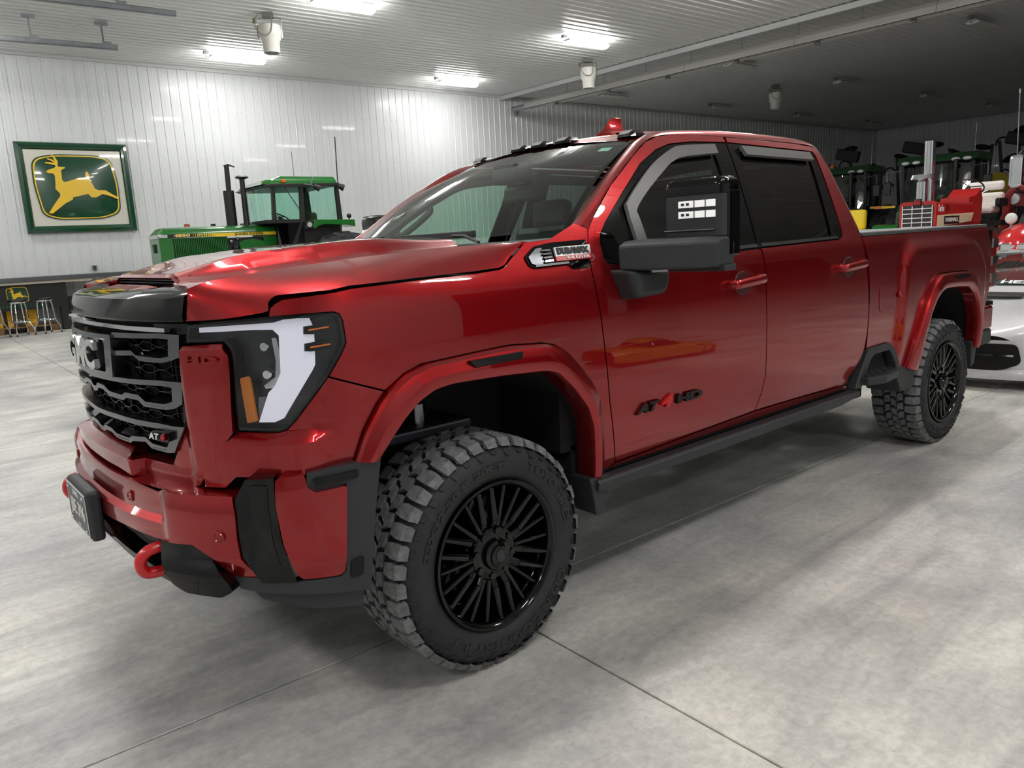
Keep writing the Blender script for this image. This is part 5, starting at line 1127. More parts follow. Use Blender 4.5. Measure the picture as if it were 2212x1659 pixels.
# ------------------------------------------------------------------ green cab tractor by the back wall
TGREEN = mat('tractor_green', (26, 106, 36), rough=.25, coat=.6); TDGREEN = mat('dark_machine_green', (24, 70, 34), rough=.4); TYEL = mat('stripe_yellow', (240, 200, 40), rough=.35); TBLK = mat('machine_black', (18, 18, 19), rough=.45)
ORANGE = mat('orange_lamp', (226, 110, 26), rough=.25, coat=.5); MINT = glass_mat('mint_glass', (.80, .95, .89)); LAMPG = mat('lamp_glass', (210, 212, 214), rough=.12, metal=.3, coat=1.)
def ag_tyre(parent, c, r, w, rim, n=18, rimm=None, m=RUBBER):
    """lugged farm tyre on an axis along y"""
    y0, y1 = -w/2, w/2
    t = G().lathe([(rim, y0*.8), (rim+.03, y0), (r*.8, y0*1.03), (r*.93, y0*.9), (r*.955, y0*.4), (r*.955, y1*.4), (r*.93, y1*.9), (r*.8, y1*1.03), (rim+.03, y1), (rim, y1*.8)], axis=(0, 1, 0), n=44, o=c).build('tyre', m, parent)
    g = G()
    for k in range(n):
        for sd in (-1, 1):
            a0 = 2*PI*(k+(.25 if sd > 0 else -.25))/n; v = []
            for rr, q in ((r*.94, 1.), (r, .8)):
                for t_, y in ((0, .02), (.16, .5), (.30, 1.02)):
                    for e in (-.5, .5): a = a0+t_+e*.09*q; rq = rr if t_ < .25 else (rr-.1*r*(1 if rr == r else 1.2)); v.append((c[0]+rq*math.sin(a), c[1]+sd*w/2*y, c[2]+rq*math.cos(a)))
            f = []
            for i in range(2): f += [(6+2*i, 6+2*i+1, 6+2*i+3, 6+2*i+2), (2*i, 2*i+2, 6+2*i+2, 6+2*i), (2*i+1, 6+2*i+1, 6+2*i+3, 2*i+3)]
            f += [(4, 5, 11, 10), (0, 6, 7, 1)]; g.add(v, f)
    o = g.build('tyre_lugs', m, t, smooth=False); o['kind'] = 'stuff'
    G().lathe([(0, y0*.25), (rim*.5, y0*.3), (rim*.8, y0*.2), (rim*.95, y0*.75), (rim*1.02, y0*.8), (rim*1.02, y1*.8), (rim*.9, y1*.7), (rim*.5, y1*.3), (0, y1*.3)], axis=(0, 1, 0), n=32, o=c).build('wheel_disc', rimm or TYEL, parent)
tk = thing('cab_tractor', 'green cab tractor with yellow stripe parked by the white wall', 'tractor', RT(0, 13.85), TH)
def TP(pts, y0, y1, name, m, bevel=.01, parent=tk): return G().prism(pts, lambda a, b, d: (a, d, b), y0, y1).build(name, m, parent, smooth=False, bevel=bevel)
hoodsec = [(-.40, 1.97), (-.40, 2.04), (-.36, 2.13), (-.26, 2.18), (.26, 2.18), (.36, 2.13), (.40, 2.04), (.40, 1.97)]
g = G(); v = []
for x, k, dz in ((2.53, .92, -.13), (2.66, 1., -.005), (2.8, 1., 0), (4.95, 1., .012)):
    v += [(x, y*k, 1.97+(z-1.97)*((1 if dz > -.1 else .42))+(dz if dz > -.1 else 0)) for y, z in hoodsec]
f = [tuple(range(8)), tuple(range(24, 32))]
for r in (0, 8, 16): f += [(r+i, r+(i+1) % 8, r+8+(i+1) % 8, r+8+i) for i in range(8)]
g.add(v, f); g.build('hood', TGREEN, tk, bevel=.012)
TP([(2.53, 1.30), (2.53, 1.97), (2.80, 1.97), (2.80, 1.30)], -.39, .39, 'nose', TGREEN)
G().b2((2.515, -.36, 1.965), (2.545, .36, 2.035)).b2((2.54, -.402, 1.975), (2.72, -.385, 2.03)).build('headlamp_bar', LAMPG, tk, smooth=False)
G().b2((2.50, -.09, 1.68), (2.53, .09, 1.86)).build('nose_emblem', TBLK, tk, smooth=False, bevel=.02)
G().b2((2.80, -.37, 1.3), (3.9, .37, 1.96)).build('radiator_core', mat('radiator_dark', (22, 44, 26), rough=.6), tk, smooth=False)
for k in range(30): x = 2.82+k*.036; G().b2((x, -.395, 1.42), (x+.017, -.37, 1.955)).build('grille_slat', TGREEN, tk, smooth=False)
G().b2((2.84, -.40, 1.30), (3.35, -.36, 1.50)).build('skirt', TGREEN, tk, smooth=False, bevel=.008)
G().b2((3.88, -.33, 1.2), (4.95, .33, 1.93)).build('engine', TBLK, tk, smooth=False)
for x, y, z, r in ((3.98, -.36, 1.85, .05), (4.06, -.38, 1.72, .07), (4.12, -.36, 1.9, .04)): G().sphere((x, y, z), r, 12, 8).build('engine_fitting', SATINC if z > 1.8 else TBLK, tk)
TP([(4.14, 1.35), (4.14, 1.82), (4.25, 1.87), (4.45, 1.89), (4.7, 1.83), (4.76, 1.35)], -.42, -.2, 'fuel_tank', TGREEN)
TP([(4.72, 1.35), (4.69, 1.86), (4.67, 1.93), (4.97, 1.93), (5.0, 1.35)], -.40, .4, 'side_panel', TGREEN)
G().b2((2.70, -.408, 1.975), (3.30, -.398, 2.04)).build('stripe_black', TBLK, tk, smooth=False)
sp = G().b2((3.62, -.408, 1.965), (4.96, -.398, 2.03)).build('stripe', TYEL, tk, smooth=False)
for k in range(11): x = 3.2+k*.042; G().b2((x, -.412, 1.972), (x+.006+k*.0028, -.408, 2.036)).build('stripe_tick', TYEL, tk, smooth=False)
text_obj('model_number', '4850', mat('model_gold', (244, 206, 110), rough=.4), tk, lambda a, b, h: (2.98+a, -.412-h, 2.007+b), .075, .004, bold=.003, width=.32)
text_obj('brand_lettering', 'JOHN DEERE', BLACKTXT, tk, lambda a, b, h: (4.36+a, -.412-h, 1.998+b), .07, .004, bold=.001, width=.62)
G().cyl((4.16, 0, 2.15), (4.16, 0, 2.93), .112, n=24).build('muffler', TBLK, tk); G().cyl((4.17, 0, 2.9), (4.18, 0, 3.46), .052, n=16).build('exhaust_pipe', TBLK, tk)
G().box((4.27, 0, 3.455), (.16, .1, .012), ry=.35).b2((4.13, -.05, 3.45), (4.25, .05, 3.465)).build('rain_cap', TBLK, tk, smooth=False)
G().lathe([(.09, 2.15), (.06, 2.26), (.055, 3.1), (.055, 3.17), (.14, 3.2), (.145, 3.215), (.09, 3.25), (0, 3.26)], o=(4.48, 0, 0), n=20).build('air_intake', TBLK, tk)
G().lathe([(.06, 2.17), (.06, 2.21), (.05, 2.25), (0, 2.25)], o=(3.2, -.05, 0), n=14).build('filler_cap', mat('rust_cap', (160, 74, 46), rough=.6), tk)
G().b2((3.7, -.08, 2.18), (3.78, 0, 2.24)).build('hood_catch', TBLK, tk, smooth=False)
# cab
cw = .85
for nm, pts in (('post', [(4.79, 2.22), (4.84, 2.22), (4.84, 2.95), (4.79, 2.95)]), ('post', [(5.37, 2.22), (5.47, 2.22), (5.5, 2.98), (5.42, 2.98)]), ('post', [(6.27, 2.2), (6.37, 2.2), (6.33, 2.97), (6.25, 2.97)])):
    for sy in (-1, 1): G().prism(pts, lambda a, b, d: (a, d, b), sy*cw, sy*(cw-.07)).build(nm, TBLK, tk, smooth=False)
for sy in (-1, 1):
    G().prism([(4.84, 2.22), (5.38, 2.22), (5.43, 2.95), (4.84, 2.95)], lambda a, b, d: (a, d, b), sy*(cw-.03), sy*(cw-.036)).build('window_pane', MINT, tk, smooth=False)
    G().prism([(5.46, 2.22), (6.28, 2.22), (6.26, 2.97), (5.49, 2.97)], lambda a, b, d: (a, d, b), sy*(cw-.03), sy*(cw-.036)).build('window_pane', MINT, tk, smooth=False)
G().grid(lambda u, v: (4.80-.19*math.sin(PI*u), -cw+2*cw*u, 2.22+.7*v), 14, 1).build('windscreen', MINT, tk)
G().grid(lambda u, v: (6.34-.05*v, -cw+2*cw*u, 2.22+.74*v), 2, 1).build('rear_pane', MINT, tk)
G().prism([(4.62, 2.19), (4.8, 2.19), (5.4, 2.19), (5.4, 2.26), (4.8, 2.26), (4.62, 2.26)], lambda a, b, d: (a, d, b), -cw, cw).build('cab_sill', TBLK, tk, smooth=False)
for sy in (-1, 1): G().prism([(5.0, 1.4), (5.1, 1.65), (5.36, 2.2), (5.42, 2.2), (5.2, 1.65), (5.12, 1.4)], lambda a, b, d: (a, d, b), sy*cw, sy*(cw-.05)).build('door_frame', TBLK, tk, smooth=False)
for sy in (-1, 1): G().prism([(4.97, 1.35), (5.08, 1.4), (5.34, 2.18), (4.83, 2.18)], lambda a, b, d: (a, d, b), sy*(cw-.03), sy*(cw-.036)).build('door_pane', MIDG, tk, smooth=False)
for pts in ([(4.60, 2.97), (4.7, 2.93), (6.3, 2.96), (6.34, 3.03), (4.75, 3.0)],): G().prism(pts, lambda a, b, d: (a, d, b), -.9, .9).build('roof_visor', TBLK, tk, smooth=False, bevel=.01)
g = G(); rp = [(4.62, -.7), (4.72, -.88), (6.3, -.9), (6.3, .9), (4.72, .88), (4.62, .7)]; v = [(x, y, 3.0) for x, y in rp]+[(5.5+(x-5.5)*.93+.03, y*.97, 3.09) for x, y in rp]+[(5.6+(x-5.6)*.78+.12, y*.88, 3.17) for x, y in rp]
f = [tuple(range(12, 18))]
for r in (0, 6): f += [(r+i, r+(i+1) % 6, r+6+(i+1) % 6, r+6+i) for i in range(6)]
g.add(v, f); g.build('roof', TGREEN, tk, smooth=False, bevel=.02)
for x, y in ((4.68, -.6), (5.0, -.86)): G().b2((x, y-.05, 3.03), (x+.11, y+.05, 3.09)).build('marker_lamp', ORANGE, tk, smooth=False, bevel=.01)
for x, y, z in ((6.38, -.86, 2.95), (5.75, -.98, 2.93)): G().cyl((x-.06, y, z+.02), (x+.06, y-.02, z-.03), .05, .075, n=14).build('work_lamp', TBLK, tk)
G().tube([(5.5, -.88, 3.0), (5.62, -.98, 2.98), (5.7, -.98, 2.95)], .012, 6).build('lamp_bracket', GALV, tk); G().tube([(5.62, -.98, 2.97), (5.68, -1.0, 3.15)], .01, 6).build('short_aerial', GALV, tk)
G().tube([(5.06, -.87, 2.95), (5.36, -.87, 2.46)], .010, 6).build('wiper', TBLK, tk)
c0 = Vector((5.22, -.1, 2.35)); bx, by, bz = basis((.45, 0, .9))
G().tube([c0+.2*(math.cos(2*PI*k/28)*bx+math.sin(2*PI*k/28)*by) for k in range(28)], .014, 8, closed=True).build('steering_wheel', TBLK, tk)
g = G()
for a in (0, 2.1, 4.2): g.tube([c0, c0+.19*(math.cos(a)*bx+math.sin(a)*by)], .01, 6)
g.tube([c0, (5.05, -.1, 2.05)], .03, 8); g.build('steering_column', TBLK, tk)
G().box((5.95, 0, 2.18), (.2, .5, .5)).box((5.75, 0, 1.95), (.5, .5, .12)).build('seat', mat('brown_seat', (98, 84, 66), rough=.7), tk, smooth=False, bevel=.06)
G().b2((5.65, -.4, 2.3), (5.75, -.3, 2.95)).build('inner_post', TBLK, tk, smooth=False); G().b2((4.95, -.4, 1.5), (5.0, .4, 2.2)).build('firewall', TBLK, tk, smooth=False)
G().b2((5.45, -.8, 1.2), (6.35, .8, 2.2)).build('cab_base', TBLK, tk, smooth=False)
for sy in (-1, 1):
    TP([(5.56, 2.05), (5.62, 2.235), (6.58, 2.215), (6.59, 2.06), (6.4, 2.1), (5.85, 2.13), (5.7, 2.1), (5.64, 2.05)], sy*1.02, sy*.55, 'fender', TGREEN)
    G().prism([(5.38, 2.04), (5.44, 2.22), (5.60, 2.22), (5.56, 2.05)], lambda a, b, d: (a, d, b), sy*1.02, sy*.86).build('lamp_housing', TBLK, tk, smooth=False, bevel=.01); G().cyl((5.49, sy*1.035, 2.13), (5.49, sy*.98, 2.13), .055, n=16).build('fender_lamp', LAMPG, tk)
    G().sphere((6.48, sy*.95, 2.30), .055).cyl((6.48, sy*.95, 2.2), (6.48, sy*.95, 2.28), .012, n=6).build('warning_lamp', TBLK, tk)
    ag_tyre(tk, (6.2, sy*1.15, .98), .98, .5, .52, rimm=TYEL); ag_tyre(tk, (3.2, sy*.85, .62), .62, .32, .34, n=16, rimm=TYEL)
    TP([(2.95, 1.32), (3.1, 1.46), (3.35, 1.52), (3.6, 1.46), (3.6, 1.43), (3.35, 1.48), (3.1, 1.42)], sy*1.05, sy*.7, 'mudguard', SATINB, .004)
G().tube([(6.21, -1.0, 1.6), (6.22, -1.0, 2.05)], .03, 8).tube([(6.22, -1.0, 2.05), (6.25, -.99, 2.8), (6.29, -.98, 4.0)], .012, 6).build('mast_aerial', TBLK, tk)
G().tube([(5.55, -.3, 3.15), (5.54, -.3, 3.75)], .006, 5).build('roof_aerial', TBLK, tk)
G().b2((2.0, -.35, 1.12), (2.55, .35, 1.28)).build('front_weight', TGREEN, tk, smooth=False, bevel=.01); G().b2((2.45, -.25, .6), (5.0, .25, 1.25)).build('chassis', TBLK, tk, smooth=False)
# ------------------------------------------------------------------ red antique tractor beyond the truck bed
FRED = mat('tractor_red', (178, 30, 28), rough=.3, coat=.5); FWHITE = mat('ivory_paint', (226, 214, 176), rough=.4); SEATW = mat('white_vinyl_seat', (236, 232, 226), rough=.5)
fa = thing('vintage_tractor', 'red vintage tractor with white grille and chrome stack beyond the truck bed', 'tractor', (12.0, 2.42, .12), R(1))
def FP(pts, y0, y1, name, m, bevel=.008): return G().prism(pts, lambda a, b, d: (a, d, b), y0, y1).build(name, m, fa, smooth=False, bevel=bevel)
g = G(); sec = rounded([(-.27, 1.1), (-.27, 1.71), (.27, 1.71), (.27, 1.1)], .07, 4); g.prism(sec, lambda y, z, x: (x, y, z), .02, 1.75); g.build('hood', FRED, fa, bevel=.006)
gr = rounded([(-.25, 1.1), (-.25, 1.67), (.25, 1.67), (.25, 1.1)], .05, 4)
G().prism(gr, lambda y, z, x: (x, y, z), -.012, .03).build('grille_core', mat('grille_shade', (54, 50, 50), rough=.6), fa, smooth=False)
G().prism(rounded([(-.29, 1.1), (-.29, 1.73), (.29, 1.73), (.29, 1.1)], .08, 4), lambda y, z, x: (x, y, z), 0., .05).build('grille_shell', FRED, fa, smooth=False)
for k in range(7): z = 1.16+k*.075; G().tube([(-.02, -.23, z), (-.03, 0, z), (-.02, .23, z)], .009, 6).build('grille_bar', SATINC if False else WHITE, fa)
for y in (-.235, -.08, .08, .235): G().tube([(-.022, y, 1.12), (-.022, y, 1.66)], .008, 6).build('grille_rod', WHITE, fa)
G().b2((-.035, -.06, 1.66), (0, .06, 1.77)).build('nose_badge', TBLK, fa, smooth=False); G().b2((-.04, -.045, 1.675), (-.034, -.02, 1.755)).b2((-.04, .02, 1.675), (-.034, .045, 1.755)).b2((-.04, -.045, 1.705), (-.034, .045, 1.725)).b2((-.041, -.008, 1.67), (-.034, .008, 1.76)).build('badge_letters', FRED, fa, smooth=False)
text_obj('script', 'Turbo', WHITETXT, fa, lambda a, b, h: (.26+a, -.272-h, 1.60+b), .16, .004, width=.26, shear=.2)
for k in range(6): G().b2((.45, -.274, 1.55+k*.02), (.62, -.27, 1.56+k*.02)).build('louvre', mat('dark_red_shade', (110, 16, 18)), fa, smooth=False)
FP([(.08, 1.16), (.08, 1.49), (1.7, 1.51), (1.6, 1.36), (.35, 1.31), (.35, 1.16)], -.30, -.268, 'side_trim', FWHITE)
G().b2((.33, -.31, 1.34), (.98, -.298, 1.47)).build('name_panel', BLACKTXT, fa, smooth=False)
text_obj('name_lettering', 'FARMALL', WHITETXT, fa, lambda a, b, h: (.655+a, -.312-h, 1.405+b), .1, .004, bold=.002, width=.58)
G().cyl((.42, .0, 1.7), (.40, .0, 2.72), .085, n=20).build('exhaust_stack', CHROME, fa); G().lathe([(.09, 1.7), (.09, 2.05), (.06, 2.07), (.2, 2.1), (.17, 2.17), (.06, 2.19), (0, 2.19)], o=(.2, .02, 0), n=20).build('air_stack', CHROME, fa)
G().b2((.6, -.24, .7), (1.6, .24, 1.3)).build('engine', FRED, fa, smooth=False)
FP([(1.62, 1.1), (1.62, 1.78), (1.95, 1.82), (2.2, 1.95), (2.3, 1.75), (2.25, 1.1)], -.24, .24, 'dash_tower', FRED)
c0 = Vector((2.28, -.02, 1.98)); bx, by, bz = basis((.55, 0, .8))
G().tube([c0+.23*(math.cos(2*PI*k/28)*bx+math.sin(2*PI*k/28)*by) for k in range(28)], .012, 8, closed=True).build('steering_wheel', TBLK, fa); g = G().tube([c0, (2.05, 0, 1.75)], .02, 6)
for a in (0, 2.1, 4.2): g.tube([c0, c0+.22*(math.cos(a)*bx+math.sin(a)*by)], .008, 5)
g.build('steering_column', TBLK, fa)
G().box((3.15, -.02, 2.0), (.12, .62, .17)).build('seat_back', SEATW, fa, smooth=False, bevel=.05); G().box((3.1, -.02, 1.74), (.16, .66, .26), ry=-.1).build('seat_lumbar', SEATW, fa, smooth=False, bevel=.05); G().box((2.85, 0, 1.55), (.5, .6, .14)).build('seat_cushion', SEATW, fa, smooth=False, bevel=.05)
for sy in (-1, 1): G().box((2.95, sy*.36, 1.68), (.5, .09, .16)).build('armrest', TBLK, fa, smooth=False, bevel=.03)
G().b2((2.5, -.5, 1.25), (3.4, .5, 1.35)).build('platform', TBLK, fa, smooth=False); G().b2((1.5, -.2, .6), (3.6, .2, 1.2)).build('chassis', FRED, fa, smooth=False); G().tube([(2.3, -.2, 1.85), (2.4, -.28, 1.9), (2.52, -.3, 1.88)], .01, 5).build('lever', GALV, fa)
for sy in (-1, 1): ag_tyre(fa, (3.1, sy*.95, .72), .84, .42, .45, n=16, rimm=WHITE); ag_tyre(fa, (.45, sy*.25, .22), .34, .18, .18, n=12, rimm=WHITE)
# ------------------------------------------------------------------ white sports car behind the truck
VW = mat('pearl_white_paint', (226, 227, 229), rough=.25, coat=1.)
vc = thing('sports_car', 'white low sports car parked behind the truck tailgate', 'car', (6.02, -.27, 0), R(0))
ST = [  # x, half width, then (y fraction, z) from the centre top to the sill
 (.02, .60, [.50, .50, .50, .49, .44, .34, .24]), (.10, .78, [.545, .545, .55, .555, .53, .42, .22]), (.35, .90, [.62, .62, .645, .68, .66, .50, .2]), (.75, .95, [.69, .69, .72, .78, .75, .5, .2]), (1.15, .955, [.76, .76, .79, .80, .76, .5, .2]), (1.45, .95, [.83, .83, .835, .82, .76, .5, .2]),
 (1.55, .95, [.855, .855, .85, .83, .76, .5, .2]), (2.6, .93, [.86, .86, .85, .82, .74, .5, .2]), (3.5, .97, [.9, .9, .9, .88, .8, .5, .2]), (4.4, .92, [.88, .88, .87, .84, .7, .5, .3])]
YF_ = [0, .33, .58, .80, .95, 1., .97]
g = G(); v = []
for x, w, zs in ST:
    half = [(x+.10*(YF_[i]**3)*(1 if x < .3 else 0), -w*YF_[i], zs[i]) for i in range(7)]; v += [(a, -b, c) for a, b, c in half[:0:-1]]+half
n = 13; f = []
for r in range(len(ST)-1): f += [(r*n+i, r*n+i+1, (r+1)*n+i+1, (r+1)*n+i) for i in range(n-1)]
g.add(v, f); o = g.build('body', VW, vc, angle=60); sm = o.modifiers.new('sub', 'SUBSURF'); sm.levels = 2; sm.render_levels = 2
def front_pl(y): return .0+.12*(abs(y)/.8)**2.6
G().grid(lambda u, v: (lambda y: (front_pl(y)-.012, y, .20+.26*v))(-.84+1.68*u), 24, 2).build('fascia', VW, vc)
mo = rounded([(-.66, .26), (-.62, .43), (.62, .43), (.66, .26), (.5, .19), (-.5, .19)], .05, 4)
skin('grille_mouth', mo, lambda a, b: (front_pl(a)-.03, -a, b), DARK, vc, both=False, step=.05, thick=.02)
G().grid(lambda u, v: (front_pl(-.6+1.2*u)-.045, -.6+1.2*u, .32+.018*v), 16, 1).build('grille_chrome_bar', CHROME, vc)
for k in range(2): y = -.2+k*.4; G().b2((front_pl(y)-.042, y, .2), (front_pl(y)-.032, y+.012, .43)).build('grille_web', SATINB, vc, smooth=False)
G().grid(lambda u, v: (lambda y: (front_pl(y)-.02-.02*math.sin(PI*v), y, .105+.10*v))(-.86+1.72*u), 24, 5).build('splitter', VW, vc)
for sy in (-1, 1):
    g = G(); g.add([(.17, sy*.66, .555), (.2, sy*.86, .50), (.45, sy*.93, .66), (.55, sy*.90, .70), (.3, sy*.74, .62)], [(0, 1, 2, 3, 4)]); o = g.build('headlamp', LAMPG, vc, smooth=False); s_ = o.modifiers.new('solid', 'SOLIDIFY'); s_.thickness = .03; s_.offset = 0
    G().lathe([(.20, -.1), (.33, -.11), (.34, 0), (.33, .11), (.2, .1)], o=(.95, sy*.82, .34), axis=(0, 1, 0), n=32).build('tyre', RUBBER, vc); G().lathe([(.20, -.1), (.33, -.11), (.34, 0), (.33, .11), (.2, .1)], o=(3.6, sy*.82, .34), axis=(0, 1, 0), n=32).build('tyre', RUBBER, vc)
    G().b2((.15, sy*.5, .10), (4.2, sy*.9, .22)).build('underbody', DARK, vc, smooth=False)
# hood vent, windscreen, roof
G().grid(lambda u, v: (.98+.16*v, -.36+.72*u, .748+.04*v), 4, 2).build('hood_vent', SATINB, vc, smooth=False)
for k in range(4): G().b2((1.0+k*.04, -.34, .762+k*.008), (1.02+k*.04, .34, .772+k*.008)).build('vent_slat', GREYV, vc, smooth=False)
def vws(u, v): t = -1+2*u; return (1.45+.12*t*t+.72*v, (.78-.18*v)*t, .835-.02*t*t+.36*v-.05*v*v-.03*v*t*t)
G().grid(vws, 16, 8).build('windscreen', glass_mat('car_glass', (.28, .33, .31)), vc)
G().grid(lambda u, v: (2.10+1.0*v, (.62-.05*v)*(-1+2*u), 1.155+.04*math.sin(PI*min(1, v*1.3))-.06*v-.035*(-1+2*u)**2), 12, 8).build('roof', VW, vc)
for sy in (-1, 1): G().grid(lambda u, v: (1.56+.66*u, sy*(.80-.17*u+.04*v), .815+.31*u-.02*v), 8, 2).build('pillar', VW, vc); G().grid(lambda u, v: (1.7+1.2*u, sy*(.79-.15*v), .84+.28*v*math.sin(PI*(.15+.7*u))), 10, 3).build('side_glass', DARKG, vc)
G().b2((1.75, -.6, .5), (3.0, .6, .85)).build('cabin', mat('car_cabin', (60, 60, 58), rough=.8), vc, smooth=False)
bd = G(); bd.grid(lambda u, v: tuple(Vector(vws(.06+.46*u, .03+.10*v))+Vector((-.004, 0, .004))), 12, 2); bd = bd.build('windscreen_banner', mat('banner_dark', (26, 60, 50), rough=.4), vc)
text_obj('banner_lettering', 'HEZGOG', WHITETXT, bd, lambda a, b, h: tuple(Vector(vws(.29-a*.9, .075+b*1.1))+Vector((-.010, 0, .008))), .09, .002, bold=.004, width=.46)
# ------------------------------------------------------------------ red road truck at the right edge
RR = mat('fire_red_paint', (206, 26, 34), rough=.18, coat=1.)
rt_ = thing('road_truck', 'bright red truck with rounded fender and tall chrome mirror at the right edge', 'truck', (11.6, -.12, 0), R(4))
g = G(); 
def fend(u, v):
    a = PI*u; t = v; x = .1+1.25*(1-math.cos(a))/2*1.0; z = .78+.55*math.sin(a)**.7-.0*t; y = 1.25-.62*t; return (x-.12*math.sin(PI*t), y, z+.10*math.sin(PI*min(1, t*1.1)))
g.grid(fend, 24, 10); g.build('fender', RR, rt_); g.mirror_y().build('fender', RR, rt_)
G().prism([(.25, .75), (.3, 1.35), (.45, 1.62), (1.9, 1.78), (1.9, .75)], lambda a, b, d: (a, d, b), -.62, .62).build('hood', RR, rt_, smooth=False, bevel=.09, seg=4)
G().b2((.22, -.5, .8), (.27, .5, 1.4)).build('radiator_grille', CHROME, rt_, smooth=False)
for k in range(9): G().b2((.2, -.48, .85+k*.06), (.23, .48, .87+k*.06)).build('grille_slat', SATINC, rt_, smooth=False)
for sy in (-1, 1):
    G().b2((.02, sy*.72, .90), (.14, sy*1.16, 1.14)).build('headlamp_bezel', CHROME, rt_, smooth=False, bevel=.02); G().b2((.0, sy*.76, .93), (.03, sy*.92, 1.11)).b2((.0, sy*.95, .93), (.03, sy*1.12, 1.11)).build('headlamp', LAMPG, rt_, smooth=False)
    G().sphere((.45, sy*1.12, 1.5), .085, 16, 10, (.6, 1, 1)).build('turn_lamp', WHITE, rt_); G().cyl((.47, sy*1.12, 1.3), (.46, sy*1.12, 1.47), .02, n=8).build('lamp_stalk', CHROME, rt_)
    m_ = G().box((1.35, sy*1.3, 2.24), (.12, .2, .52)).build('mirror_shell', CHROME, rt_, smooth=False, bevel=.05, seg=4)
    G().tube(spline([(1.42, sy*1.3, 2.49), (1.5, sy*1.2, 2.6), (1.9, sy*.95, 2.56)], 5), .022, 8).tube(spline([(1.4, sy*1.3, 1.99), (1.46, sy*1.22, 1.9), (1.9, sy*.95, 1.72)], 5), .022, 8).build('mirror_arm', TBLK, rt_)
    G().tube([(1.38, sy*1.31, 2.5), (1.42, sy*1.34, 3.45)], .009, 6).cyl((1.42, sy*1.34, 3.45), (1.423, sy*1.343, 3.52), .014, n=8).build('whip_aerial', GALV, rt_)
    G().lathe([(.30, -.12), (.50, -.13), (.52, 0), (.50, .13), (.3, .12)], o=(.75, sy*.95, .52), axis=(0, 1, 0), n=30).build('tyre', RUBBER, rt_)
G().prism([(1.85, .7), (1.85, 1.75), (2.2, 2.65), (3.6, 2.7), (3.6, .7)], lambda a, b, d: (a, d, b), -.98, .98).build('cab', RR, rt_, smooth=False, bevel=.06)
G().grid(lambda u, v: (1.85+.32*v-.02, -.85+1.7*u, 1.8+.78*v), 2, 1).build('windscreen', DARKG, rt_)
G().b2((-.15, -1.2, .5), (.02, 1.2, .78)).build('bumper', CHROME, rt_, smooth=False, bevel=.03)
for y in (-.98, .98): G().b2((1.2, y-.02, 1.2), (1.25, y+.02, 1.75)).build('hood_seam', mat('deep_red', (120, 10, 16)), rt_, smooth=False)
# ------------------------------------------------------------------ dim machines along the far side
def dim_tractor(loc, rz, label, seatonly=False):
    t = thing('cab_tractor', label, 'tractor', loc, rz, 'dim green tractors at the far side')
    P_ = lambda pts, y0, y1, nm, m, bv=.01: G().prism(pts, lambda a, b, d: (a, d, b), y0, y1).build(nm, m, t, smooth=False, bevel=bv)
    P_([(0, 1.1), (.05, 1.65), (.3, 1.85), (2.0, 2.05), (2.0, 1.1)], -.42, .42, 'hood', TDGREEN, .06); P_([(-.02, 1.1), (.02, 1.5), (.06, 1.5), (.06, 1.1)], -.36, .36, 'grille', TBLK)
    for x in (2.0, 2.65, 3.5):
        for sy in (-1, 1): G().box((x+.1, sy*.82, 2.35), (.08, .06, 1.15), ry=-.08 if x < 3 else .05).build('post', TBLK, t, smooth=False)
    for sy in (-1, 1): P_([(2.05, 1.75), (3.55, 1.75), (3.5, 2.9), (2.15, 2.9)], sy*.80, sy*.795, 'window_pane', DARKG, 0)
    G().grid(lambda u, v: (2.02+.12*v-.1*math.sin(PI*u), -.8+1.6*u, 1.75+1.15*v), 10, 1).build('windscreen', MIDG, t); G().b2((2.3, -.75, 1.2), (3.5, .75, 1.75)).build('cab_base', TBLK, t, smooth=False)
    G().box((2.95, 0, 1.95), (.5, .5, .5)).build('seat', TBLK, t, smooth=False, bevel=.06)
    P_([(1.85, 2.88), (1.95, 2.98), (2.3, 3.1), (3.5, 3.1), (3.7, 2.98), (3.7, 2.9)], -.95, .95, 'roof', TDGREEN, .05)
    for y in (-.72, -.46, .46, .72): G().sphere((1.88, y, 2.91), .085, 14, 8, (.5, 1.2, .6)).build('roof_lamp', LAMPG, t)
    for sy in (-1, 1):
        ag_tyre(t, (3.2, sy*1.1, .95), .95, .5, .5, n=16); ag_tyre(t, (.55, sy*.85, .68), .68, .42, .36, n=14)
        G().b2((2.05, sy*.98, 1.78), (2.1, sy*1.32, 1.84)).build('marker_strip', TYEL, t, smooth=False); G().b2((2.04, sy*1.32, 1.78), (2.1, sy*1.5, 1.84)).build('marker_lamp', ORANGE, t, smooth=False)
        G().tube(spline([(2.0, sy*.85, 2.72), (1.95, sy*1.1, 2.74), (1.95, sy*1.18, 2.7), (1.95, sy*1.18, 2.45)], 4), .012, 6).build('mirror_arm', GALV, t); G().box((1.95, sy*1.18, 2.3), (.06, .2, .34)).build('mirror_head', TBLK, t, smooth=False, bevel=.02)
    G().b2((.3, -.25, .5), (3.4, .25, 1.15)).build('chassis', TBLK, t, smooth=False); G().lathe([(.07, 3.1), (.07, 3.2), (.05, 3.26), (0, 3.27)], o=(3.0, .5, 0), n=14).build('beacon', ORANGE, t)
    G().cyl((1.75, -.5, 1.9), (1.75, -.5, 2.9), .06, n=12).build('exhaust_stack', TBLK, t); G().tube([(3.3, -.6, 3.1), (3.32, -.6, 3.9)], .006, 5).build('aerial', GALV, t)
    return t
d1 = dim_tractor((19.8, 5.7, 0), R(8), 'dim green cab tractor with wide windscreen behind the red vintage tractor')
d1.scale = (1.08,)*3
d2 = dup(d1, (22.5, 10.0, 0), R(8), 'dim green cab tractor just right of the truck cab, orange beacon on roof')
d2.scale = (1.12,)*3
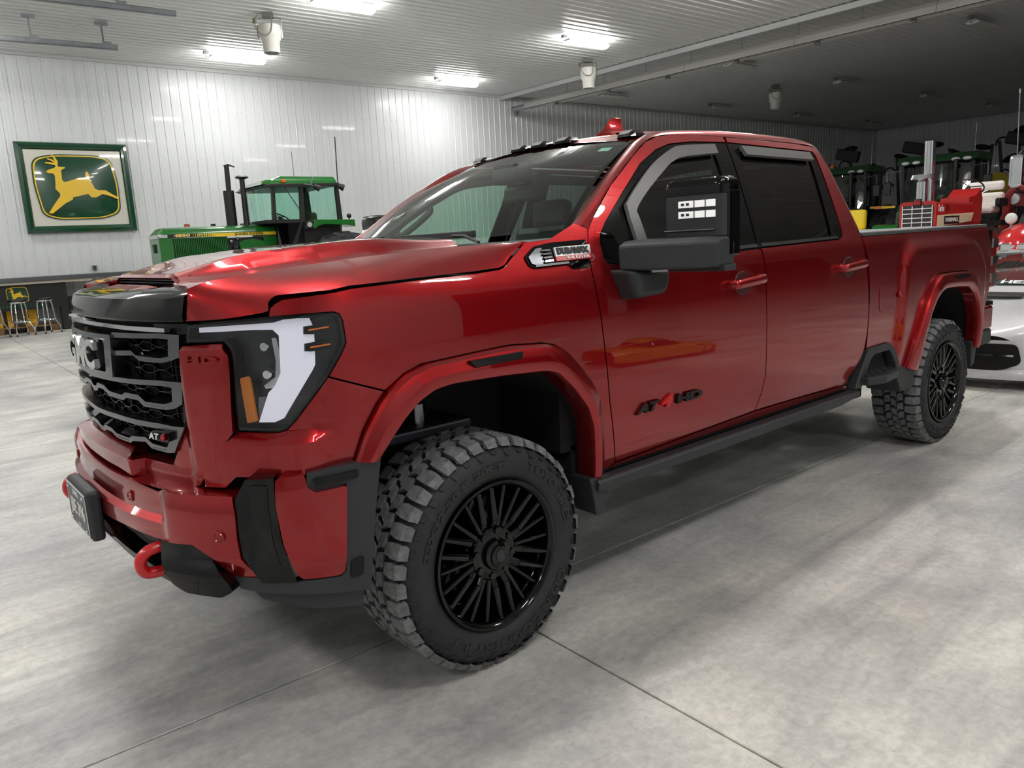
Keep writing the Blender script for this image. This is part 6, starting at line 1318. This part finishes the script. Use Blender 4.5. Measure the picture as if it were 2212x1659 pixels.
# open tractor with a yellow seat
ot = thing('open_tractor', 'open green tractor with bright yellow seat and twin fender lamps', 'tractor', (16.2, 5.75, 0), R(14))
YSEAT = mat('yellow_vinyl_seat', (238, 206, 36), rough=.5)
G().box((1.35, .05, 1.62), (.16, .52, .5), ry=.12).build('seat_back', YSEAT, ot, smooth=False, bevel=.09, seg=4); G().box((1.1, .05, 1.34), (.5, .54, .14)).build('seat_cushion', YSEAT, ot, smooth=False, bevel=.05)
c0 = Vector((.62, .25, 1.5)); bx, by, bz = basis((.6, 0, .8)); G().tube([c0+.2*(math.cos(2*PI*k/24)*bx+math.sin(2*PI*k/24)*by) for k in range(24)], .016, 8, closed=True).build('steering_wheel', TBLK, ot); G().tube([c0, (.3, .25, 1.1)], .02, 6).build('steering_column', TBLK, ot)
for sy in (-1, 1):
    G().prism([(.75, 1.05), (.8, 1.3), (.95, 1.46), (1.6, 1.48), (1.9, 1.3), (1.9, 1.22), (1.55, 1.4), (1.0, 1.38), (.9, 1.25), (.85, 1.05)], lambda a, b, d: (a, d, b), sy*.98, sy*.42).build('fender', TGREEN, ot, smooth=False, bevel=.01)
    G().prism([(.80, 1.18), (.86, 1.36), (.94, 1.36), (.9, 1.18)], lambda a, b, d: (a-.06, d, b), sy*.97, sy*.45).build('lamp_panel', TBLK, ot, smooth=False, bevel=.02)
    for y in (.58, .82): G().cyl((.75, sy*y, 1.27), (.82, sy*y, 1.27), .08, .085, n=16).build('fender_lamp', LAMPG, ot)
    ag_tyre(ot, (1.4, sy*.72, .66), .68, .42, .36, n=16, rimm=TYEL); ag_tyre(ot, (-.6, sy*.6, .38), .38, .22, .2, n=12, rimm=TYEL)
    G().b2((.72, sy*.40, .4), (.78, sy*.44, 1.2)).build('fender_stay', TGREEN, ot, smooth=False)
G().prism([(-1.0, .7), (-1.0, 1.1), (-.8, 1.22), (.3, 1.28), (.3, .7)], lambda a, b, d: (a, d, b), -.28, .28).build('hood', TGREEN, ot, smooth=False, bevel=.04); G().b2((-.9, -.2, .3), (1.6, .2, .8)).build('chassis', TBLK, ot, smooth=False)
# folded tillage implements as dark silhouettes above the machines
def implement(loc, rz, label, seed, h, w):
    t = thing('folded_implement', label, 'implement', loc, rz, 'folded dark implements along the end wall'); rn = random.Random(seed); BK = mat('implement_black', (20, 21, 24), rough=.7)
    g = G().b2((-.1, -w/2, .5), (.1, w/2, .65)).b2((-.1, -w/2, 1.6), (.1, w/2, 1.72)); g.build('toolbar', BK, t, smooth=False)
    for k in range(int(w/.55)):
        y = -w/2+.25+k*.55; z = h*(.72+.28*rn.random()); G().box((0, y, z/2+.2), (.09, .09, z), rx=rn.uniform(-.16, .16)).build('frame_arm', BK, t, smooth=False)
        for q in range(3):
            zz = z*(.75+.14*q); yy = y+rn.uniform(-.2, .2)
            if rn.random() < .55: a = rn.uniform(-.5, .5); G().lathe([(0, .0), (.26, .015), (.27, .0), (.26, -.015), (0, -.0)], o=(rn.uniform(-.2, .2), yy, zz), axis=(.3, math.sin(a), math.cos(a)), n=18).build('disc_blade', BK, t)
            else: G().tube(spline([(0, yy, zz), (-.1, yy+.15, zz+.16), (-.1, yy+.35, zz+.1), (-.05, yy+.42, zz-.1)], 4), .03, 6).build('shank', BK, t)
    G().box((-.1, rn.uniform(-.5, .5), h*.93), (.3, .85, .42), rx=.25).build('seed_box', BK, t, smooth=False, bevel=.06)
    for y in (-w/2+.1, w/2-.1): G().lathe([(.0, -.1), (.3, -.12), (.36, 0), (.3, .12), (0, .1)], o=(0, y, .36), axis=(0, 1, 0), n=20).build('gauge_wheel', BK, t)
    return t
implement((28.0, 11.6, 0), R(8), 'dark folded implement frame over the first dim tractor', 3, 4.4, 1.9); implement((29.5, 9.4, 0), R(8), 'dark folded disc implement in the middle of the far machines', 11, 4.5, 2.2); implement((29.5, 6.6, 0), R(8), 'dark folded implement at the far right beside the chrome mirror', 5, 4.4, 2.6)
# yellow hub and red combine shell with lamps, far right
gh = thing('grain_drill', 'dark machine with round yellow hub beyond the white seat', 'machine', (25.6, 4.7, 0), R(10))
G().b2((0, -1.6, .4), (1.2, 1.6, 2.4)).build('hopper', mat('implement_black', (20, 21, 24)), gh, smooth=False, bevel=.05); G().cyl((-.1, .9, 2.5), (.05, .9, 2.5), .36, n=28).build('hub', mat('dull_yellow', (168, 146, 34), rough=.6), gh); G().cyl((-.14, .9, 2.5), (-.09, .9, 2.5), .11, n=6).build('hub_bolt', TDGREEN, gh)
G().b2((-.06, -.9, 2.3), (0, -.1, 2.4)).build('marker_strip', TYEL, gh, smooth=False); G().b2((-.06, -1.4, 2.3), (0, -.92, 2.4)).build('marker_lamp', ORANGE, gh, smooth=False); G().b2((.1, -1.7, 2.4), (1.0, 1.6, 2.5)).build('lid', mat('implement_black', (20, 21, 24)), gh, smooth=False)
rc = thing('tractor_canopy', 'dark red tractor canopy with two round lamps behind the red truck', 'tractor', (16.6, 1.45, 0), R(10))
DR = mat('dark_red_paint', (122, 22, 24), rough=.35, coat=.4)
G().prism([(-1.15, .6), (-1.12, 1.95), (-1.0, 2.12), (.6, 2.2), (.6, 2.08), (-.92, 2.0), (-.98, 1.9), (-1.0, .6)], lambda y, z, x: (x, -y, z), 0., .5).build('shell', DR, rc, smooth=False, bevel=.03)
G().b2((.1, -.55, 1.72), (.2, 1.0, 2.05)).build('lamp_board', DR, rc, smooth=False)
for y in (.95, .6): G().lathe([(.0, -.03), (.1, -.02), (.12, .0), (.12, .05)], o=(.06, y, 1.87), axis=(1, 0, 0), n=20).build('work_lamp', LAMPG, rc)
G().b2((.1, -.6, .5), (.6, .5, 1.5)).build('body', mat('grey_bag', (120, 118, 112), rough=.8), rc, smooth=False, bevel=.08); G().b2((.2, .9, .5), (.3, 1.0, 1.7)).build('upright', DR, rc, smooth=False)
for y in (-1., 1.): G().lathe([(.0, -.12), (.36, -.14), (.46, 0), (.36, .14), (0, .12)], o=(.8, y, .46), axis=(0, 1, 0), n=24).build('tyre', RUBBER, rc)

# ------------------------------------------------------------------ yellow car standing out of view, mirrored in the near door
YP = mat('yellow_car_paint', (236, 168, 12), rough=.25, coat=1.)
yc = dup(vc, (5.6, -4.15, 0), R(194), 'small yellow pedal car out of view, mirrored in the truck front door')
yc.scale = (.31, .36, .36)
for o in yc.children:
    if o.data.materials and o.data.materials[0] == VW: o.material_slots[0].link = 'OBJECT'; o.material_slots[0].material = YP
for o in [q for q in yc.children if q.name.startswith('windscreen_banner')]:
    for k in list(o.children): bpy.data.objects.remove(k)
    bpy.data.objects.remove(o)
